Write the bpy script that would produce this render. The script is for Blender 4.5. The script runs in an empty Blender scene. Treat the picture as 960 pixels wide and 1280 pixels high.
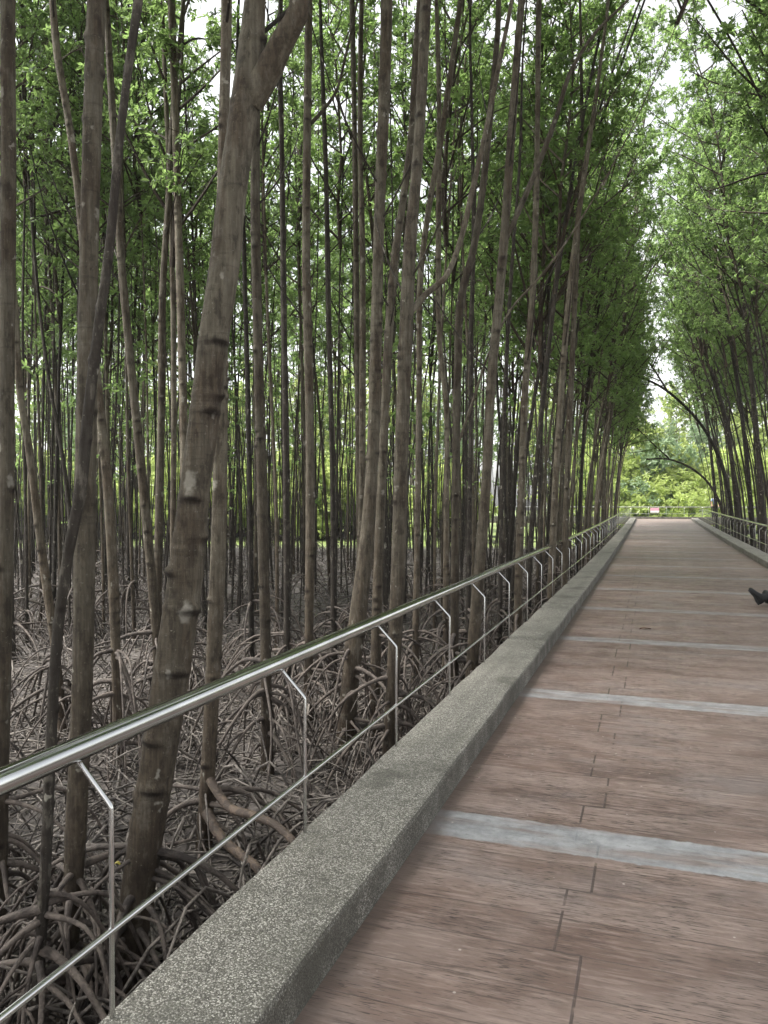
import bpy, math, random
import numpy as np
from mathutils import Vector, Matrix, Euler

random.seed(7)
RNG = np.random.default_rng(7)
scene = bpy.context.scene
COL = scene.collection
R = math.radians
PI = math.pi

# ------------------------------------------------------------------ camera
F = 960.0                      # focal length in pixels of the 960x1280 photograph
YAW, PITCH, EYE = R(19.2), R(0.656), 1.5
MUD = -1.0
fwd = np.array([-math.sin(YAW) * math.cos(PITCH), math.cos(YAW) * math.cos(PITCH), -math.sin(PITCH)])
rgt = np.array([math.cos(YAW), math.sin(YAW), 0.0])
upv = np.cross(rgt, fwd)
CAM = np.array([0.0, 0.0, EYE])


def at(x, y, d):
    """point seen at photo pixel (x, y), d metres ahead of the camera"""
    return CAM + d * (fwd + rgt * (x - 480) / F - upv * (y - 640) / F)


def pix(p):
    q = np.asarray(p, float) - CAM
    d = q @ fwd
    return 480 + F * (q @ rgt) / d, 640 - F * (q @ upv) / d, d


cd = bpy.data.cameras.new('camera')
cam = bpy.data.objects.new('camera', cd)
COL.objects.link(cam)
cam.location = CAM
cam.rotation_euler = (PI / 2 - PITCH, 0, YAW)
cd.sensor_fit = 'VERTICAL'
cd.sensor_height = 36
cd.lens = 27
cd.clip_start = 0.05
cd.clip_end = 2000
scene.camera = cam


# ------------------------------------------------------------------ mesh helper
class MB:
    """collects all-quad pieces as numpy arrays and links them as ONE mesh"""

    def __init__(self):
        self.v, self.f, self.m, self.a, self.n = [], [], [], [], 0

    def add(self, v, f, mat=0, attr=None):
        v = np.asarray(v, float).reshape(-1, 3)
        f = np.asarray(f, int).reshape(-1, 4)
        self.v.append(v)
        self.f.append(f + self.n)
        self.m.append(np.full(len(f), mat))
        self.a.append(np.zeros(len(v)) if attr is None else np.asarray(attr, float).ravel())
        self.n += len(v)

    def box(self, x0, x1, y0, y1, z0, z1, mat=0):
        v = [(x, y, z) for x in (x0, x1) for y in (y0, y1) for z in (z0, z1)]
        f = [(0, 1, 3, 2), (4, 6, 7, 5), (0, 4, 5, 1), (2, 3, 7, 6), (0, 2, 6, 4), (1, 5, 7, 3)]
        self.add(v, f, mat)

    def tubes(self, P, rad, sides=5, ref=None, mat=0, radial=None, attr=None, cap=True, tones=None):
        """P (K,n,3) centre lines, rad (K,n); ref (K,3) a direction the curves never run along"""
        P = np.asarray(P, float)
        if P.ndim == 2:
            P = P[None]
        K, n, _ = P.shape
        rad = np.broadcast_to(np.asarray(rad, float), (K, n)) if radial is None else None
        T = np.gradient(P, axis=1)
        T /= np.linalg.norm(T, axis=2, keepdims=True) + 1e-9
        if ref is None:
            ch = P[:, -1] - P[:, 0]
            ref = np.eye(3)[np.argmin(np.abs(ch), axis=1)]
        ref = np.broadcast_to(np.asarray(ref, float), (K, 3))[:, None, :]
        U = np.cross(T, ref)
        U /= np.linalg.norm(U, axis=2, keepdims=True) + 1e-9
        V = np.cross(T, U)
        th = np.arange(sides) * 2 * PI / sides
        rr = (rad[:, :, None] if radial is None else radial)
        v = P[:, :, None, :] + rr[..., None] * (np.cos(th)[None, None, :, None] * U[:, :, None, :]
                                               + np.sin(th)[None, None, :, None] * V[:, :, None, :])
        i = np.arange(n - 1)[:, None]
        j = np.arange(sides)[None, :]
        jn = (j + 1) % sides
        q = np.stack([i * sides + j, i * sides + jn, (i + 1) * sides + jn, (i + 1) * sides + j], -1).reshape(-1, 4)
        f = (q[None] + (np.arange(K) * n * sides)[:, None, None]).reshape(-1, 4)
        if tones is not None:
            attr = np.repeat(np.asarray(tones, float), n * sides)
        self.add(v.reshape(-1, 3), f, mat, attr)
        if cap and sides % 2 == 0:
            for k in range(K if K < 40 else 0):
                for e, fl in ((0, True), (n - 1, False)):
                    b = v[k, e]
                    h = sides // 2
                    fs = [(a, a + 1, sides - 2 - a, sides - 1 - a) for a in range(h - 1)]
                    if fl:
                        fs = [t[::-1] for t in fs]
                    self.add(b, fs, mat, None if attr is None else np.zeros(sides))

    def build(self, name, mats, parent=None, smooth=True, attr_name=None):
        v = np.concatenate(self.v)
        f = np.concatenate(self.f)
        m = np.concatenate(self.m)
        me = bpy.data.meshes.new(name)
        me.vertices.add(len(v))
        me.vertices.foreach_set('co', v.astype(np.float32).ravel())
        me.loops.add(len(f) * 4)
        me.loops.foreach_set('vertex_index', f.astype(np.int32).ravel())
        me.polygons.add(len(f))
        me.polygons.foreach_set('loop_start', np.arange(0, len(f) * 4, 4, dtype=np.int32))
        for mt in (mats if isinstance(mats, (list, tuple)) else [mats]):
            me.materials.append(mt)
        me.polygons.foreach_set('material_index', m.astype(np.int32))
        me.update(calc_edges=True)
        me.polygons.foreach_set('use_smooth', np.full(len(f), smooth))
        if attr_name:
            at_ = me.attributes.new(attr_name, 'FLOAT', 'POINT')
            at_.data.foreach_set('value', np.concatenate(self.a).astype(np.float32))
        o = bpy.data.objects.new(name, me)
        COL.objects.link(o)
        if parent is not None:
            o.parent = parent
        return o


def tag(o, label=None, cat=None, group=None, kind=None):
    if label:
        o['label'] = label
    if cat:
        o['category'] = cat
    if group:
        o['group'] = group
    if kind:
        o['kind'] = kind
    return o


def thing(name, label, cat, loc, group=None):
    o = bpy.data.objects.new(name, None)
    COL.objects.link(o)
    o.location = loc
    o.empty_display_size = 0.2
    return tag(o, label, cat, group)


def smooth_path(P, W, step):
    """Hermite curve through points P with values W, resampled every `step` metres"""
    P = np.asarray(P, float)
    W = np.asarray(W, float)
    Q = np.column_stack([P, W])
    s = np.concatenate([[0], np.cumsum(np.linalg.norm(np.diff(P, axis=0), axis=1))])
    D = np.gradient(Q, s, axis=0) if len(P) > 2 else np.repeat((Q[1:] - Q[:1]) / s[-1], 2, 0)
    t = np.linspace(0, s[-1], max(4, int(s[-1] / step) + 1))
    k = np.clip(np.searchsorted(s, t, side='right') - 1, 0, len(s) - 2)
    h = (s[k + 1] - s[k])
    u = ((t - s[k]) / h)[:, None]
    h = h[:, None]
    out = ((2 * u**3 - 3 * u**2 + 1) * Q[k] + (u**3 - 2 * u**2 + u) * h * D[k]
           + (-2 * u**3 + 3 * u**2) * Q[k + 1] + (u**3 - u**2) * h * D[k + 1])
    return out[:, :3], out[:, 3], t


# ------------------------------------------------------------------ materials
def new_mat(name):
    m = bpy.data.materials.new(name)
    m.use_nodes = True
    nt = m.node_tree
    nt.nodes.clear()
    out = nt.nodes.new('ShaderNodeOutputMaterial')
    b = nt.nodes.new('ShaderNodeBsdfPrincipled')
    nt.links.new(b.outputs[0], out.inputs[0])
    return m, nt, b, out


class NT:
    """little node-building helper"""

    def __init__(self, nt):
        self.t = nt

    def n(self, typ, **kw):
        nd = self.t.nodes.new(typ)
        for k, v in kw.items():
            setattr(nd, k, v)
        return nd

    def set(self, sock, v):
        if isinstance(v, bpy.types.NodeSocket):
            self.t.links.new(v, sock)
        elif isinstance(v, (tuple, list)) and len(v) == 3 and sock.type == 'RGBA':
            sock.default_value = (*v, 1)
        else:
            sock.default_value = v

    def math(self, op, a, b=0.0, c=0.0, clamp=False):
        nd = self.n('ShaderNodeMath', operation=op, use_clamp=clamp)
        for i, v in enumerate((a, b, c)):
            self.set(nd.inputs[i], v)
        return nd.outputs[0]

    def mix(self, f, a, b, mode='MIX'):
        nd = self.n('ShaderNodeMix', data_type='RGBA', blend_type=mode)
        self.set(nd.inputs[0], f)
        self.set(nd.inputs[6], a)
        self.set(nd.inputs[7], b)
        return nd.outputs[2]

    def coord(self, which='Object'):
        return self.n('ShaderNodeTexCoord').outputs[which]

    def pos(self):
        return self.n('ShaderNodeNewGeometry').outputs['Position']

    def scale(self, v, s, off=(0, 0, 0)):
        nd = self.n('ShaderNodeMapping')
        self.set(nd.inputs[0], v)
        nd.inputs['Scale'].default_value = s
        nd.inputs['Location'].default_value = off
        return nd.outputs[0]

    def noise(self, v, sc, detail=4.0, rough=0.55, dist=0.0):
        nd = self.n('ShaderNodeTexNoise')
        self.set(nd.inputs['Vector'], v)
        nd.inputs['Scale'].default_value = sc
        nd.inputs['Detail'].default_value = detail
        nd.inputs['Roughness'].default_value = rough
        nd.inputs['Distortion'].default_value = dist
        return nd.outputs[0]

    def voronoi(self, v, sc, feature='F1', out='Distance', rnd=1.0):
        nd = self.n('ShaderNodeTexVoronoi', feature=feature)
        self.set(nd.inputs['Vector'], v)
        nd.inputs['Scale'].default_value = sc
        nd.inputs['Randomness'].default_value = rnd
        return nd.outputs[out]

    def step(self, v, a, b, lo=0.0, hi=1.0):
        nd = self.n('ShaderNodeMapRange', interpolation_type='SMOOTHSTEP')
        self.set(nd.inputs[0], v)
        for i, x in enumerate((a, b, lo, hi)):
            nd.inputs[i + 1].default_value = x
        return nd.outputs[0]

    def bump(self, h, strength, dist=0.01, normal=None):
        nd = self.n('ShaderNodeBump')
        nd.inputs['Strength'].default_value = strength
        nd.inputs['Distance'].default_value = dist
        self.set(nd.inputs['Height'], h)
        if normal is not None:
            self.set(nd.inputs['Normal'], normal)
        return nd.outputs[0]

    def sep(self, v):
        nd = self.n('ShaderNodeSeparateXYZ')
        self.set(nd.inputs[0], v)
        return nd.outputs

    def rand(self):
        return self.n('ShaderNodeObjectInfo').outputs['Random']


def bark_material(name, low, high, warm):
    m, nt, b, out = new_mat(name)
    k = NT(nt)
    p = k.coord('Object')
    rnd = k.rand()
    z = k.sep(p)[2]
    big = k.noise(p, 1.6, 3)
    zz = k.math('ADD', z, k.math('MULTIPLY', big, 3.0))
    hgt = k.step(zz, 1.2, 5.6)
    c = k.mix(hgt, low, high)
    patch = k.noise(k.scale(p, (7, 7, 2.2)), 1.0, 5, 0.6)
    c = k.mix(k.step(patch, 0.42, 0.62), c, warm)
    mot = k.noise(k.scale(p, (16, 16, 7), (3, 1, 2)), 1.0, 6, 0.68)
    c = k.mix(k.math('MULTIPLY', k.step(mot, 0.50, 0.62), 0.55), c, (0.028, 0.021, 0.016))
    c = k.mix(k.math('MULTIPLY', k.step(mot, 0.46, 0.36), 0.35), c, (0.26, 0.235, 0.19))
    fib = k.noise(k.scale(p, (55, 55, 3.2)), 1.0, 5, 0.65)
    c = k.mix(k.math('MULTIPLY', k.step(fib, 0.35, 0.7), 0.75), k.mix(0.5, c, (0.012, 0.01, 0.008)), c)
    ring = k.noise(k.scale(p, (5, 5, 46)), 1.0, 3, 0.6)
    c = k.mix(k.math('MULTIPLY', k.step(ring, 0.56, 0.75), 0.35), c, (0.03, 0.024, 0.019))
    # pale lichen spots
    wc = k.n('ShaderNodeTexNoise')
    k.set(wc.inputs['Vector'], p)
    wc.inputs['Scale'].default_value = 24
    wv = k.n('ShaderNodeVectorMath', operation='MULTIPLY_ADD')
    k.set(wv.inputs[0], wc.outputs['Color'])
    wv.inputs[1].default_value = (.07, .07, .07)
    k.set(wv.inputs[2], p)
    pw = wv.outputs[0]
    spot = None
    for sc_, th_ in (((17, 17, 11), 0.86), ((8, 8, 5), 0.90)):
        vd = k.voronoi(k.scale(pw, sc_), 1.0)
        vc = k.sep(k.voronoi(k.scale(pw, sc_), 1.0, out='Color'))
        q = k.math('MULTIPLY', k.step(k.math('DIVIDE', vd, k.math('ADD', vc[1], 0.35)), 0.14, 0.30, 1, 0), k.math('GREATER_THAN', vc[0], th_))
        spot = q if spot is None else k.math('MAXIMUM', spot, q)
    c = k.mix(k.math('MULTIPLY', spot, 0.75), c, (0.30, 0.28, 0.235))
    speck = k.noise(p, 60, 2)
    c = k.mix(k.math('MULTIPLY', k.step(speck, 0.66, 0.74), 0.35), c, (0.26, 0.24, 0.2))
    # dark leaf / branch scars, plus shading painted under the knobs
    at_ = k.n('ShaderNodeAttribute', attribute_name='scar_shade').outputs['Fac']
    c = k.mix(k.math('MULTIPLY', at_, 0.85, clamp=True), c, (0.016, 0.012, 0.010))
    hs = k.n('ShaderNodeHueSaturation')
    k.set(hs.inputs['Color'], c)
    k.set(hs.inputs['Value'], k.math('ADD', k.math('MULTIPLY', rnd, 0.6), 0.68))
    nt.links.new(hs.outputs[0], b.inputs['Base Color'])
    b.inputs['Roughness'].default_value = 0.85
    b.inputs['Specular IOR Level'].default_value = 0.25
    h = k.math('ADD', fib, k.math('MULTIPLY', ring, 0.5))
    k.set(b.inputs['Normal'], k.bump(k.math('SUBTRACT', h, k.math('MULTIPLY', mot, 0.8)), 0.8, 0.014))
    return m


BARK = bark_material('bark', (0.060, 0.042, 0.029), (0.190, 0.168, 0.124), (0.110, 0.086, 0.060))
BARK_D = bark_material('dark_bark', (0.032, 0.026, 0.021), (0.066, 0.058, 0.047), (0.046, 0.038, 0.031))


def root_material(name, c0, c1):
    m, nt, b, out = new_mat(name)
    k = NT(nt)
    p = k.pos()
    a = k.noise(p, 11, 6, 0.65)
    f = k.noise(p, 75, 5, 0.65)
    tone = k.n('ShaderNodeAttribute', attribute_name='tone').outputs['Fac']
    c = k.mix(k.math('ADD', k.step(a, 0.40, 0.60), k.math('SUBTRACT', tone, 0.3), clamp=True), c0, c1)
    c = k.mix(k.math('MULTIPLY', k.step(f, 0.5, 0.7), 0.5), c, (0.03, 0.025, 0.022))
    hs = k.n('ShaderNodeHueSaturation')
    k.set(hs.inputs['Color'], c)
    k.set(hs.inputs['Value'], k.math('ADD', k.math('MULTIPLY', k.rand(), 0.5), 0.75))
    nt.links.new(hs.outputs[0], b.inputs['Base Color'])
    b.inputs['Roughness'].default_value = 0.75
    k.set(b.inputs['Normal'], k.bump(k.math('ADD', f, a), 0.8, 0.012))
    return m


ROOT = root_material('root_bark', (0.034, 0.025, 0.020), (0.105, 0.084, 0.070))
STICK = root_material('dead_stick', (0.034, 0.026, 0.021), (0.225, 0.196, 0.170))


def leaf_material(name, dark, light, trans, tfac=0.45):
    m, nt, b, out = new_mat(name)
    k = NT(nt)
    tone = k.n('ShaderNodeAttribute', attribute_name='tone').outputs['Fac']
    rnd = k.rand()
    c = k.mix(tone, dark, light)
    hs = k.n('ShaderNodeHueSaturation')
    k.set(hs.inputs['Color'], c)
    k.set(hs.inputs['Value'], k.math('ADD', k.math('MULTIPLY', rnd, 0.5), 0.75))
    nt.links.new(hs.outputs[0], b.inputs['Base Color'])
    b.inputs['Roughness'].default_value = 0.38
    tr = k.n('ShaderNodeBsdfTranslucent')
    k.set(tr.inputs[0], k.mix(tone, tuple(x * 0.75 for x in trans), trans))
    ms = k.n('ShaderNodeMixShader')
    ms.inputs[0].default_value = tfac
    nt.links.new(b.outputs[0], ms.inputs[1])
    nt.links.new(tr.outputs[0], ms.inputs[2])
    nt.links.new(ms.outputs[0], out.inputs[0])
    return m


LEAF = leaf_material('mangrove_leaf', (0.040, 0.074, 0.027), (0.095, 0.144, 0.054), (0.34, 0.50, 0.16), 0.6)
LEAF_Y = leaf_material('sunlit_leaf', (0.19, 0.26, 0.06), (0.36, 0.42, 0.13), (0.58, 0.68, 0.24), 0.5)  # albedo raised so the colour carries the clearing's sun glow
LEAF_B = leaf_material('bluish_leaf', (0.14, 0.21, 0.12), (0.26, 0.34, 0.20), (0.46, 0.60, 0.34), 0.5)


def steel_material():
    m, nt, b, out = new_mat('stainless_steel')
    k = NT(nt)
    p = k.coord('Object')
    n1 = k.noise(k.scale(p, (90, 1.5, 90)), 1.0, 3)
    n2 = k.noise(p, 5, 4)
    b.inputs['Metallic'].default_value = 1
    k.set(b.inputs['Base Color'], k.mix(k.step(n2, 0.35, 0.7), (0.48, 0.478, 0.468), (0.62, 0.615, 0.60)))
    k.set(b.inputs['Roughness'], k.math('ADD', k.math('MULTIPLY', n1, 0.16), 0.05))
    k.set(b.inputs['Normal'], k.bump(n1, 0.05, 0.002))
    return m


STEEL = steel_material()


def kerb_material():
    m, nt, b, out = new_mat('pebble_wash_concrete')
    k = NT(nt)
    p = k.coord('Object')
    z = k.sep(p)[2]
    vc = k.voronoi(p, 190, out='Color')
    g = k.sep(vc)
    vd = k.voronoi(p, 190)
    ramp = k.n('ShaderNodeValToRGB')
    cr = ramp.color_ramp
    cr.elements[0].position, cr.elements[0].color = 0.0, (0.050, 0.046, 0.038, 1)
    cr.elements[1].position, cr.elements[1].color = 1.0, (0.50, 0.48, 0.425, 1)
    for ps, c in ((0.35, (0.135, 0.127, 0.106, 1)), (0.62, (0.26, 0.248, 0.215, 1)), (0.85, (0.43, 0.412, 0.365, 1))):
        e = cr.elements.new(ps)
        e.color = c
    k.set(ramp.inputs[0], g[0])
    c = ramp.outputs[0]
    c = k.mix(k.step(vd, 0.4, 0.75), c, (0.105, 0.098, 0.08))
    big = k.noise(p, 3.0, 5, 0.6)
    c = k.mix(k.math('MULTIPLY', k.step(big, 0.45, 0.68), 0.45), c, (0.115, 0.11, 0.09))
    moss = k.noise(p, 1.7, 6, 0.68)
    c = k.mix(k.math('MULTIPLY', k.step(moss, 0.52, 0.64), 0.6), c, (0.05, 0.047, 0.035))
    mid = k.noise(p, 22, 4, 0.6)
    c = k.mix(k.math('MULTIPLY', k.step(mid, 0.52, 0.72), 0.4), c, (0.06, 0.056, 0.044))
    # vertical faces darkened: algae stain plus side shade put into the colour
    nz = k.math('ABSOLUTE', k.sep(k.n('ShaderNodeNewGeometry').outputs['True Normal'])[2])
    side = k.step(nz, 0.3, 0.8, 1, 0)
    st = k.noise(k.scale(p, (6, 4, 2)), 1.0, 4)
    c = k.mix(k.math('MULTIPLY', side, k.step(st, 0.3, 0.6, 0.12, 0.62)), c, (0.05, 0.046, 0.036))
    k.set(b.inputs['Base Color'], c)
    b.inputs['Roughness'].default_value = 0.8
    k.set(b.inputs['Normal'], k.bump(k.math('ADD', k.math('MULTIPLY', vd, -1.0), k.math('MULTIPLY', mid, 0.6)), 0.6, 0.006))
    return m


KERB = kerb_material()


def deck_material():
    m, nt, b, out = new_mat('stamped_wood_concrete')
    k = NT(nt)
    p = k.coord('Object')
    s = k.sep(p)
    X, Y = s[0], s[1]
    warp = k.noise(p, 1.3, 3)
    blot = k.noise(k.scale(p, (1.0, 1.7, 1)), 1.9, 7, 0.66)
    c = k.mix(k.step(blot, 0.38, 0.60), (0.134, 0.080, 0.061), (0.218, 0.154, 0.128))
    b2 = k.noise(k.scale(p, (0.8, 1.4, 1), (4, 7, 0)), 1.1, 4, 0.6)
    c = k.mix(k.math('MULTIPLY', k.step(b2, 0.5, 0.66), 0.65), c, (0.200, 0.170, 0.161))
    wear = k.noise(p, 2.1, 7, 0.72)
    c = k.mix(k.math('MULTIPLY', k.step(wear, 0.52, 0.60), 0.42), c, (0.088, 0.060, 0.050))
    b3 = k.noise(k.scale(p, (1.2, 4.0, 1), (9, 1, 0)), 1.6, 5, 0.65)
    c = k.mix(k.math('MULTIPLY', k.step(b3, 0.53, 0.66), 0.5), c, (0.262, 0.176, 0.138))
    # plank-by-plank tone, planks run across the walk
    pid = k.math('FLOOR', k.math('DIVIDE', Y, 0.217))
    wn = k.n('ShaderNodeTexWhiteNoise', noise_dimensions='1D')
    k.set(wn.inputs['W'], pid)
    c = k.mix(0.30, c, k.mix(wn.outputs[0], (0.095, 0.058, 0.044), (0.25, 0.185, 0.152)))
    # stamped grain
    g1 = k.noise(k.scale(p, (5.5, 52, 1)), 1.0, 5, 0.62, 0.4)
    g2 = k.noise(k.scale(p, (10, 125, 1)), 1.0, 3, 0.6)
    grain = k.step(g1, 0.52, 0.64)
    fine = k.step(g2, 0.56, 0.66)
    gate = k.step(k.noise(p, 2.4, 3), 0.38, 0.62)
    c = k.mix(k.math('MULTIPLY', k.math('MULTIPLY', grain, gate), 0.75), c, (0.066, 0.042, 0.034))
    c = k.mix(k.math('MULTIPLY', fine, 0.6), c, (0.085, 0.06, 0.052))
    g3 = k.noise(k.scale(p, (17, 170, 1)), 1.0, 2, 0.5)
    dash = k.math('MULTIPLY', k.step(g3, 0.56, 0.64), k.step(k.noise(p, 3.3, 4), 0.36, 0.6))
    c = k.mix(k.math('MULTIPLY', dash, 0.92), c, (0.035, 0.024, 0.020))
    lightg = k.step(g1, 0.47, 0.36)
    c = k.mix(k.math('MULTIPLY', lightg, 0.22), c, (0.44, 0.34, 0.29))
    # plank joints: faint broken lines
    fy = k.math('ABSOLUTE', k.math('SUBTRACT', k.math('FRACT', k.math('DIVIDE', k.math('ADD', Y, k.math('MULTIPLY', warp, 0.008)), 0.217)), 0.5))
    joint = k.step(fy, 0.482, 0.497)
    jgate = k.step(k.noise(k.scale(p, (1.1, 3, 1), (3, 3, 3)), 1.0, 2), 0.34, 0.48)
    joint = k.math('MULTIPLY', joint, jgate)
    # seam where the stamping mats interlock: it steps sideways every two planks
    blk = k.math('FLOOR', k.math('DIVIDE', Y, 0.217 * 2))
    wn2 = k.n('ShaderNodeTexWhiteNoise', noise_dimensions='1D')
    k.set(wn2.inputs['W'], blk)
    par = k.math('MODULO', k.math('ABSOLUTE', blk), 2.0)
    off = k.math('ADD', k.math('MULTIPLY', par, 0.10), k.math('MULTIPLY', wn2.outputs[0], 0.03))
    xs = k.math('SUBTRACT', X, k.math('ADD', off, -0.33))
    seam = k.step(k.math('ABSOLUTE', xs), 0.0035, 0.0065, 1, 0)
    fb = k.math('ABSOLUTE', k.math('SUBTRACT', k.math('FRACT', k.math('DIVIDE', Y, 0.217 * 2)), 0.5))
    hseg = k.math('MULTIPLY', k.step(fb, 0.489, 0.4935),
                  k.math('MULTIPLY', k.math('GREATER_THAN', X, -0.335), k.math('LESS_THAN', X, -0.215)))
    seam = k.math('MAXIMUM', seam, hseg)
    seam = k.math('MULTIPLY', seam, k.step(k.noise(p, 7, 3), 0.36, 0.5))
    lines = k.math('MAXIMUM', k.math('MULTIPLY', joint, 0.9), seam)
    c = k.mix(k.math('MULTIPLY', lines, 0.85), c, (0.055, 0.038, 0.032))
    # grey screed bands every 2.62 m
    by = k.math('ADD', k.math('SUBTRACT', Y, 3.49), k.math('MULTIPLY', k.math('SUBTRACT', k.noise(p, 14, 4), 0.5), 0.05))
    fr = k.math('ABSOLUTE', k.math('MULTIPLY', k.math('SUBTRACT', k.math('FRACT', k.math('ADD', k.math('DIVIDE', by, 2.62), 0.5)), 0.5), 2.62))
    band = k.step(fr, 0.135, 0.15, 1, 0)
    bt = k.noise(k.scale(p, (7, 9, 1)), 1.0, 6, 0.7)
    bc = k.mix(k.step(bt, 0.3, 0.7), (0.19, 0.198, 0.205), (0.335, 0.345, 0.35))
    veins = k.noise(p, 30, 5, 0.7)
    bc = k.mix(k.math('MULTIPLY', k.step(veins, 0.56, 0.68), 0.4), bc, (0.115, 0.118, 0.118))
    # bands keep their grey where they have been rubbed less
    worn = k.step(k.noise(k.scale(p, (1.6, 8, 1), (2, 5, 0)), 1.0, 3), 0.34, 0.56, 0.3, 0.92)
    bi = k.math('ABSOLUTE', k.math('ROUND', k.math('DIVIDE', k.math('SUBTRACT', Y, 3.49), 2.62)))
    fade = k.math('MAXIMUM', k.math('SUBTRACT', 1.0, k.math('MULTIPLY', bi, 0.15)), 0.6)
    c = k.mix(k.math('MULTIPLY', k.math('MULTIPLY', band, worn), fade), c, bc)
    # dirt along the kerbs, and their soft shadow painted into the deck
    ex = k.math('MINIMUM', k.math('ADD', X, 0.97), k.math('SUBTRACT', 2.5, X))
    ed = k.math('ADD', ex, k.math('MULTIPLY', k.math('SUBTRACT', k.noise(p, 6, 5, 0.65), 0.5), 0.16))
    c = k.mix(k.step(ed, 0.0, 0.13, 0.65, 0), c, (0.085, 0.06, 0.045))
    sp = k.voronoi(p, 9)
    c = k.mix(k.math('MULTIPLY', k.step(sp, 0.03, 0.06, 1, 0), 0.6), c, (0.5, 0.44, 0.38))
    hs = k.n('ShaderNodeHueSaturation')
    hs.inputs['Saturation'].default_value = 0.87
    k.set(hs.inputs['Color'], c)
    k.set(b.inputs['Base Color'], hs.outputs[0])
    k.set(b.inputs['Roughness'], k.math('ADD', k.math('MULTIPLY', k.noise(p, 6, 4), 0.25), 0.42))
    b.inputs['Specular IOR Level'].default_value = 0.5
    h = k.math('SUBTRACT', k.math('MULTIPLY', g1, -0.5), k.math('MULTIPLY', lines, 1.0))
    h = k.math('SUBTRACT', h, k.math('MULTIPLY', fine, 0.3))
    k.set(b.inputs['Normal'], k.bump(h, 0.45, 0.006))
    return m


DECK = deck_material()


def mud_material():
    m, nt, b, out = new_mat('mud')
    k = NT(nt)
    p = k.pos()
    a = k.noise(p, 0.9, 5, 0.6)
    f = k.noise(p, 9, 6, 0.65)
    c = k.mix(k.step(a, 0.35, 0.65), (0.045, 0.037, 0.032), (0.110, 0.096, 0.088))
    c = k.mix(k.math('MULTIPLY', k.step(f, 0.45, 0.7), 0.6), c, (0.055, 0.045, 0.04))
    v = k.voronoi(p, 16)
    c = k.mix(k.math('MULTIPLY', k.step(v, 0.0, 0.22, 1, 0), 0.35), c, (0.30, 0.25, 0.2))
    # grass-green ground of the open land beyond the grove
    dist = k.math('ADD', k.math('MULTIPLY', k.sep(p)[0], -0.329), k.math('MULTIPLY', k.sep(p)[1], 0.944))
    g = k.step(k.math('ADD', dist, k.math('MULTIPLY', a, 6)), 45, 49)
    c = k.mix(g, c, (0.15, 0.20, 0.05))
    k.set(b.inputs['Base Color'], c)
    k.set(b.inputs['Roughness'], k.step(a, 0.3, 0.6, 0.4, 0.85))
    k.set(b.inputs['Normal'], k.bump(k.math('ADD', f, k.math('MULTIPLY', v, -0.4)), 0.9, 0.05))
    return m


MUDM = mud_material()


def plain(name, col, rough=0.7, var=0.25, scale=40, metal=0.0):
    m, nt, b, out = new_mat(name)
    k = NT(nt)
    n1 = k.noise(k.coord('Object'), scale, 3)
    k.set(b.inputs['Base Color'], k.mix(n1, tuple(x * (1 - var) for x in col), tuple(min(1, x * (1 + var)) for x in col)))
    b.inputs['Roughness'].default_value = rough
    b.inputs['Metallic'].default_value = metal
    k.set(b.inputs['Normal'], k.bump(n1, 0.15, 0.004))
    return m


# ------------------------------------------------------------------ walkway
def zdeck(y):
    y = np.asarray(y, float)
    return 0.42 * (np.clip((y - 14) / 44, 0, None)) ** 1.5


XL, XR = -0.97, 2.5           # inner faces of the two kerbs
KW, KH = 0.40, 0.143
YEND = 55.0                   # main walk meets a cross walk here
YS = np.concatenate([np.arange(-6, 60.01, 1.0)])


def extrude_y(mb, prof, ys, mat=0, zf=zdeck):
    prof = np.asarray(prof, float)
    n = len(prof)
    V = np.array([[(x, y, z + float(zf(y))) for x, z in prof] for y in ys]).reshape(-1, 3)
    f = []
    for i in range(len(ys) - 1):
        for j in range(n):
            jn = (j + 1) % n
            f.append((i * n + j, (i + 1) * n + j, (i + 1) * n + jn, i * n + jn))
    mb.add(V, f, mat)


mb = MB()
ysd = np.append(np.arange(-6, 54.9, 0.5), YEND)
extrude_y(mb, [(XL - 0.38, -0.30), (XL - 0.38, -0.004), (XL - 0.01, 0), (XR + 0.01, 0), (XR + 0.38, -0.004), (XR + 0.38, -0.30)], ysd)
zc = float(zdeck(YEND))
mb.box(-14, 16, YEND + 0.002, YEND + 3.6, zc - 0.30, zc + 0.0)
for y in np.arange(-4, 56, 4.0):
    for x in (-0.7, 2.2):
        mb.box(x - 0.15, x + 0.15, y - 0.15, y + 0.15, MUD - 0.4, float(zdeck(y)) - 0.301)
walk = mb.build('walkway', DECK, smooth=False)
tag(walk, kind='structure')


def kerb_profile(xi, sgn):
    """bevelled kerb section; xi = inner face, sgn = direction outwards"""
    b = 0.022
    xo = xi + sgn * KW
    pr = [(xi, -0.02), (xi, KH - b), (xi + sgn * b * 0.3, KH - b * 0.3), (xi + sgn * b, KH),
          (xo - sgn * b, KH - 0.004), (xo - sgn * b * 0.3, KH - b * 0.3), (xo, KH - b), (xo, -0.22), (xo - sgn * 0.018, -0.22), (xo - sgn * 0.018, -0.02)]
    return pr if sgn < 0 else pr[::-1]


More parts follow.
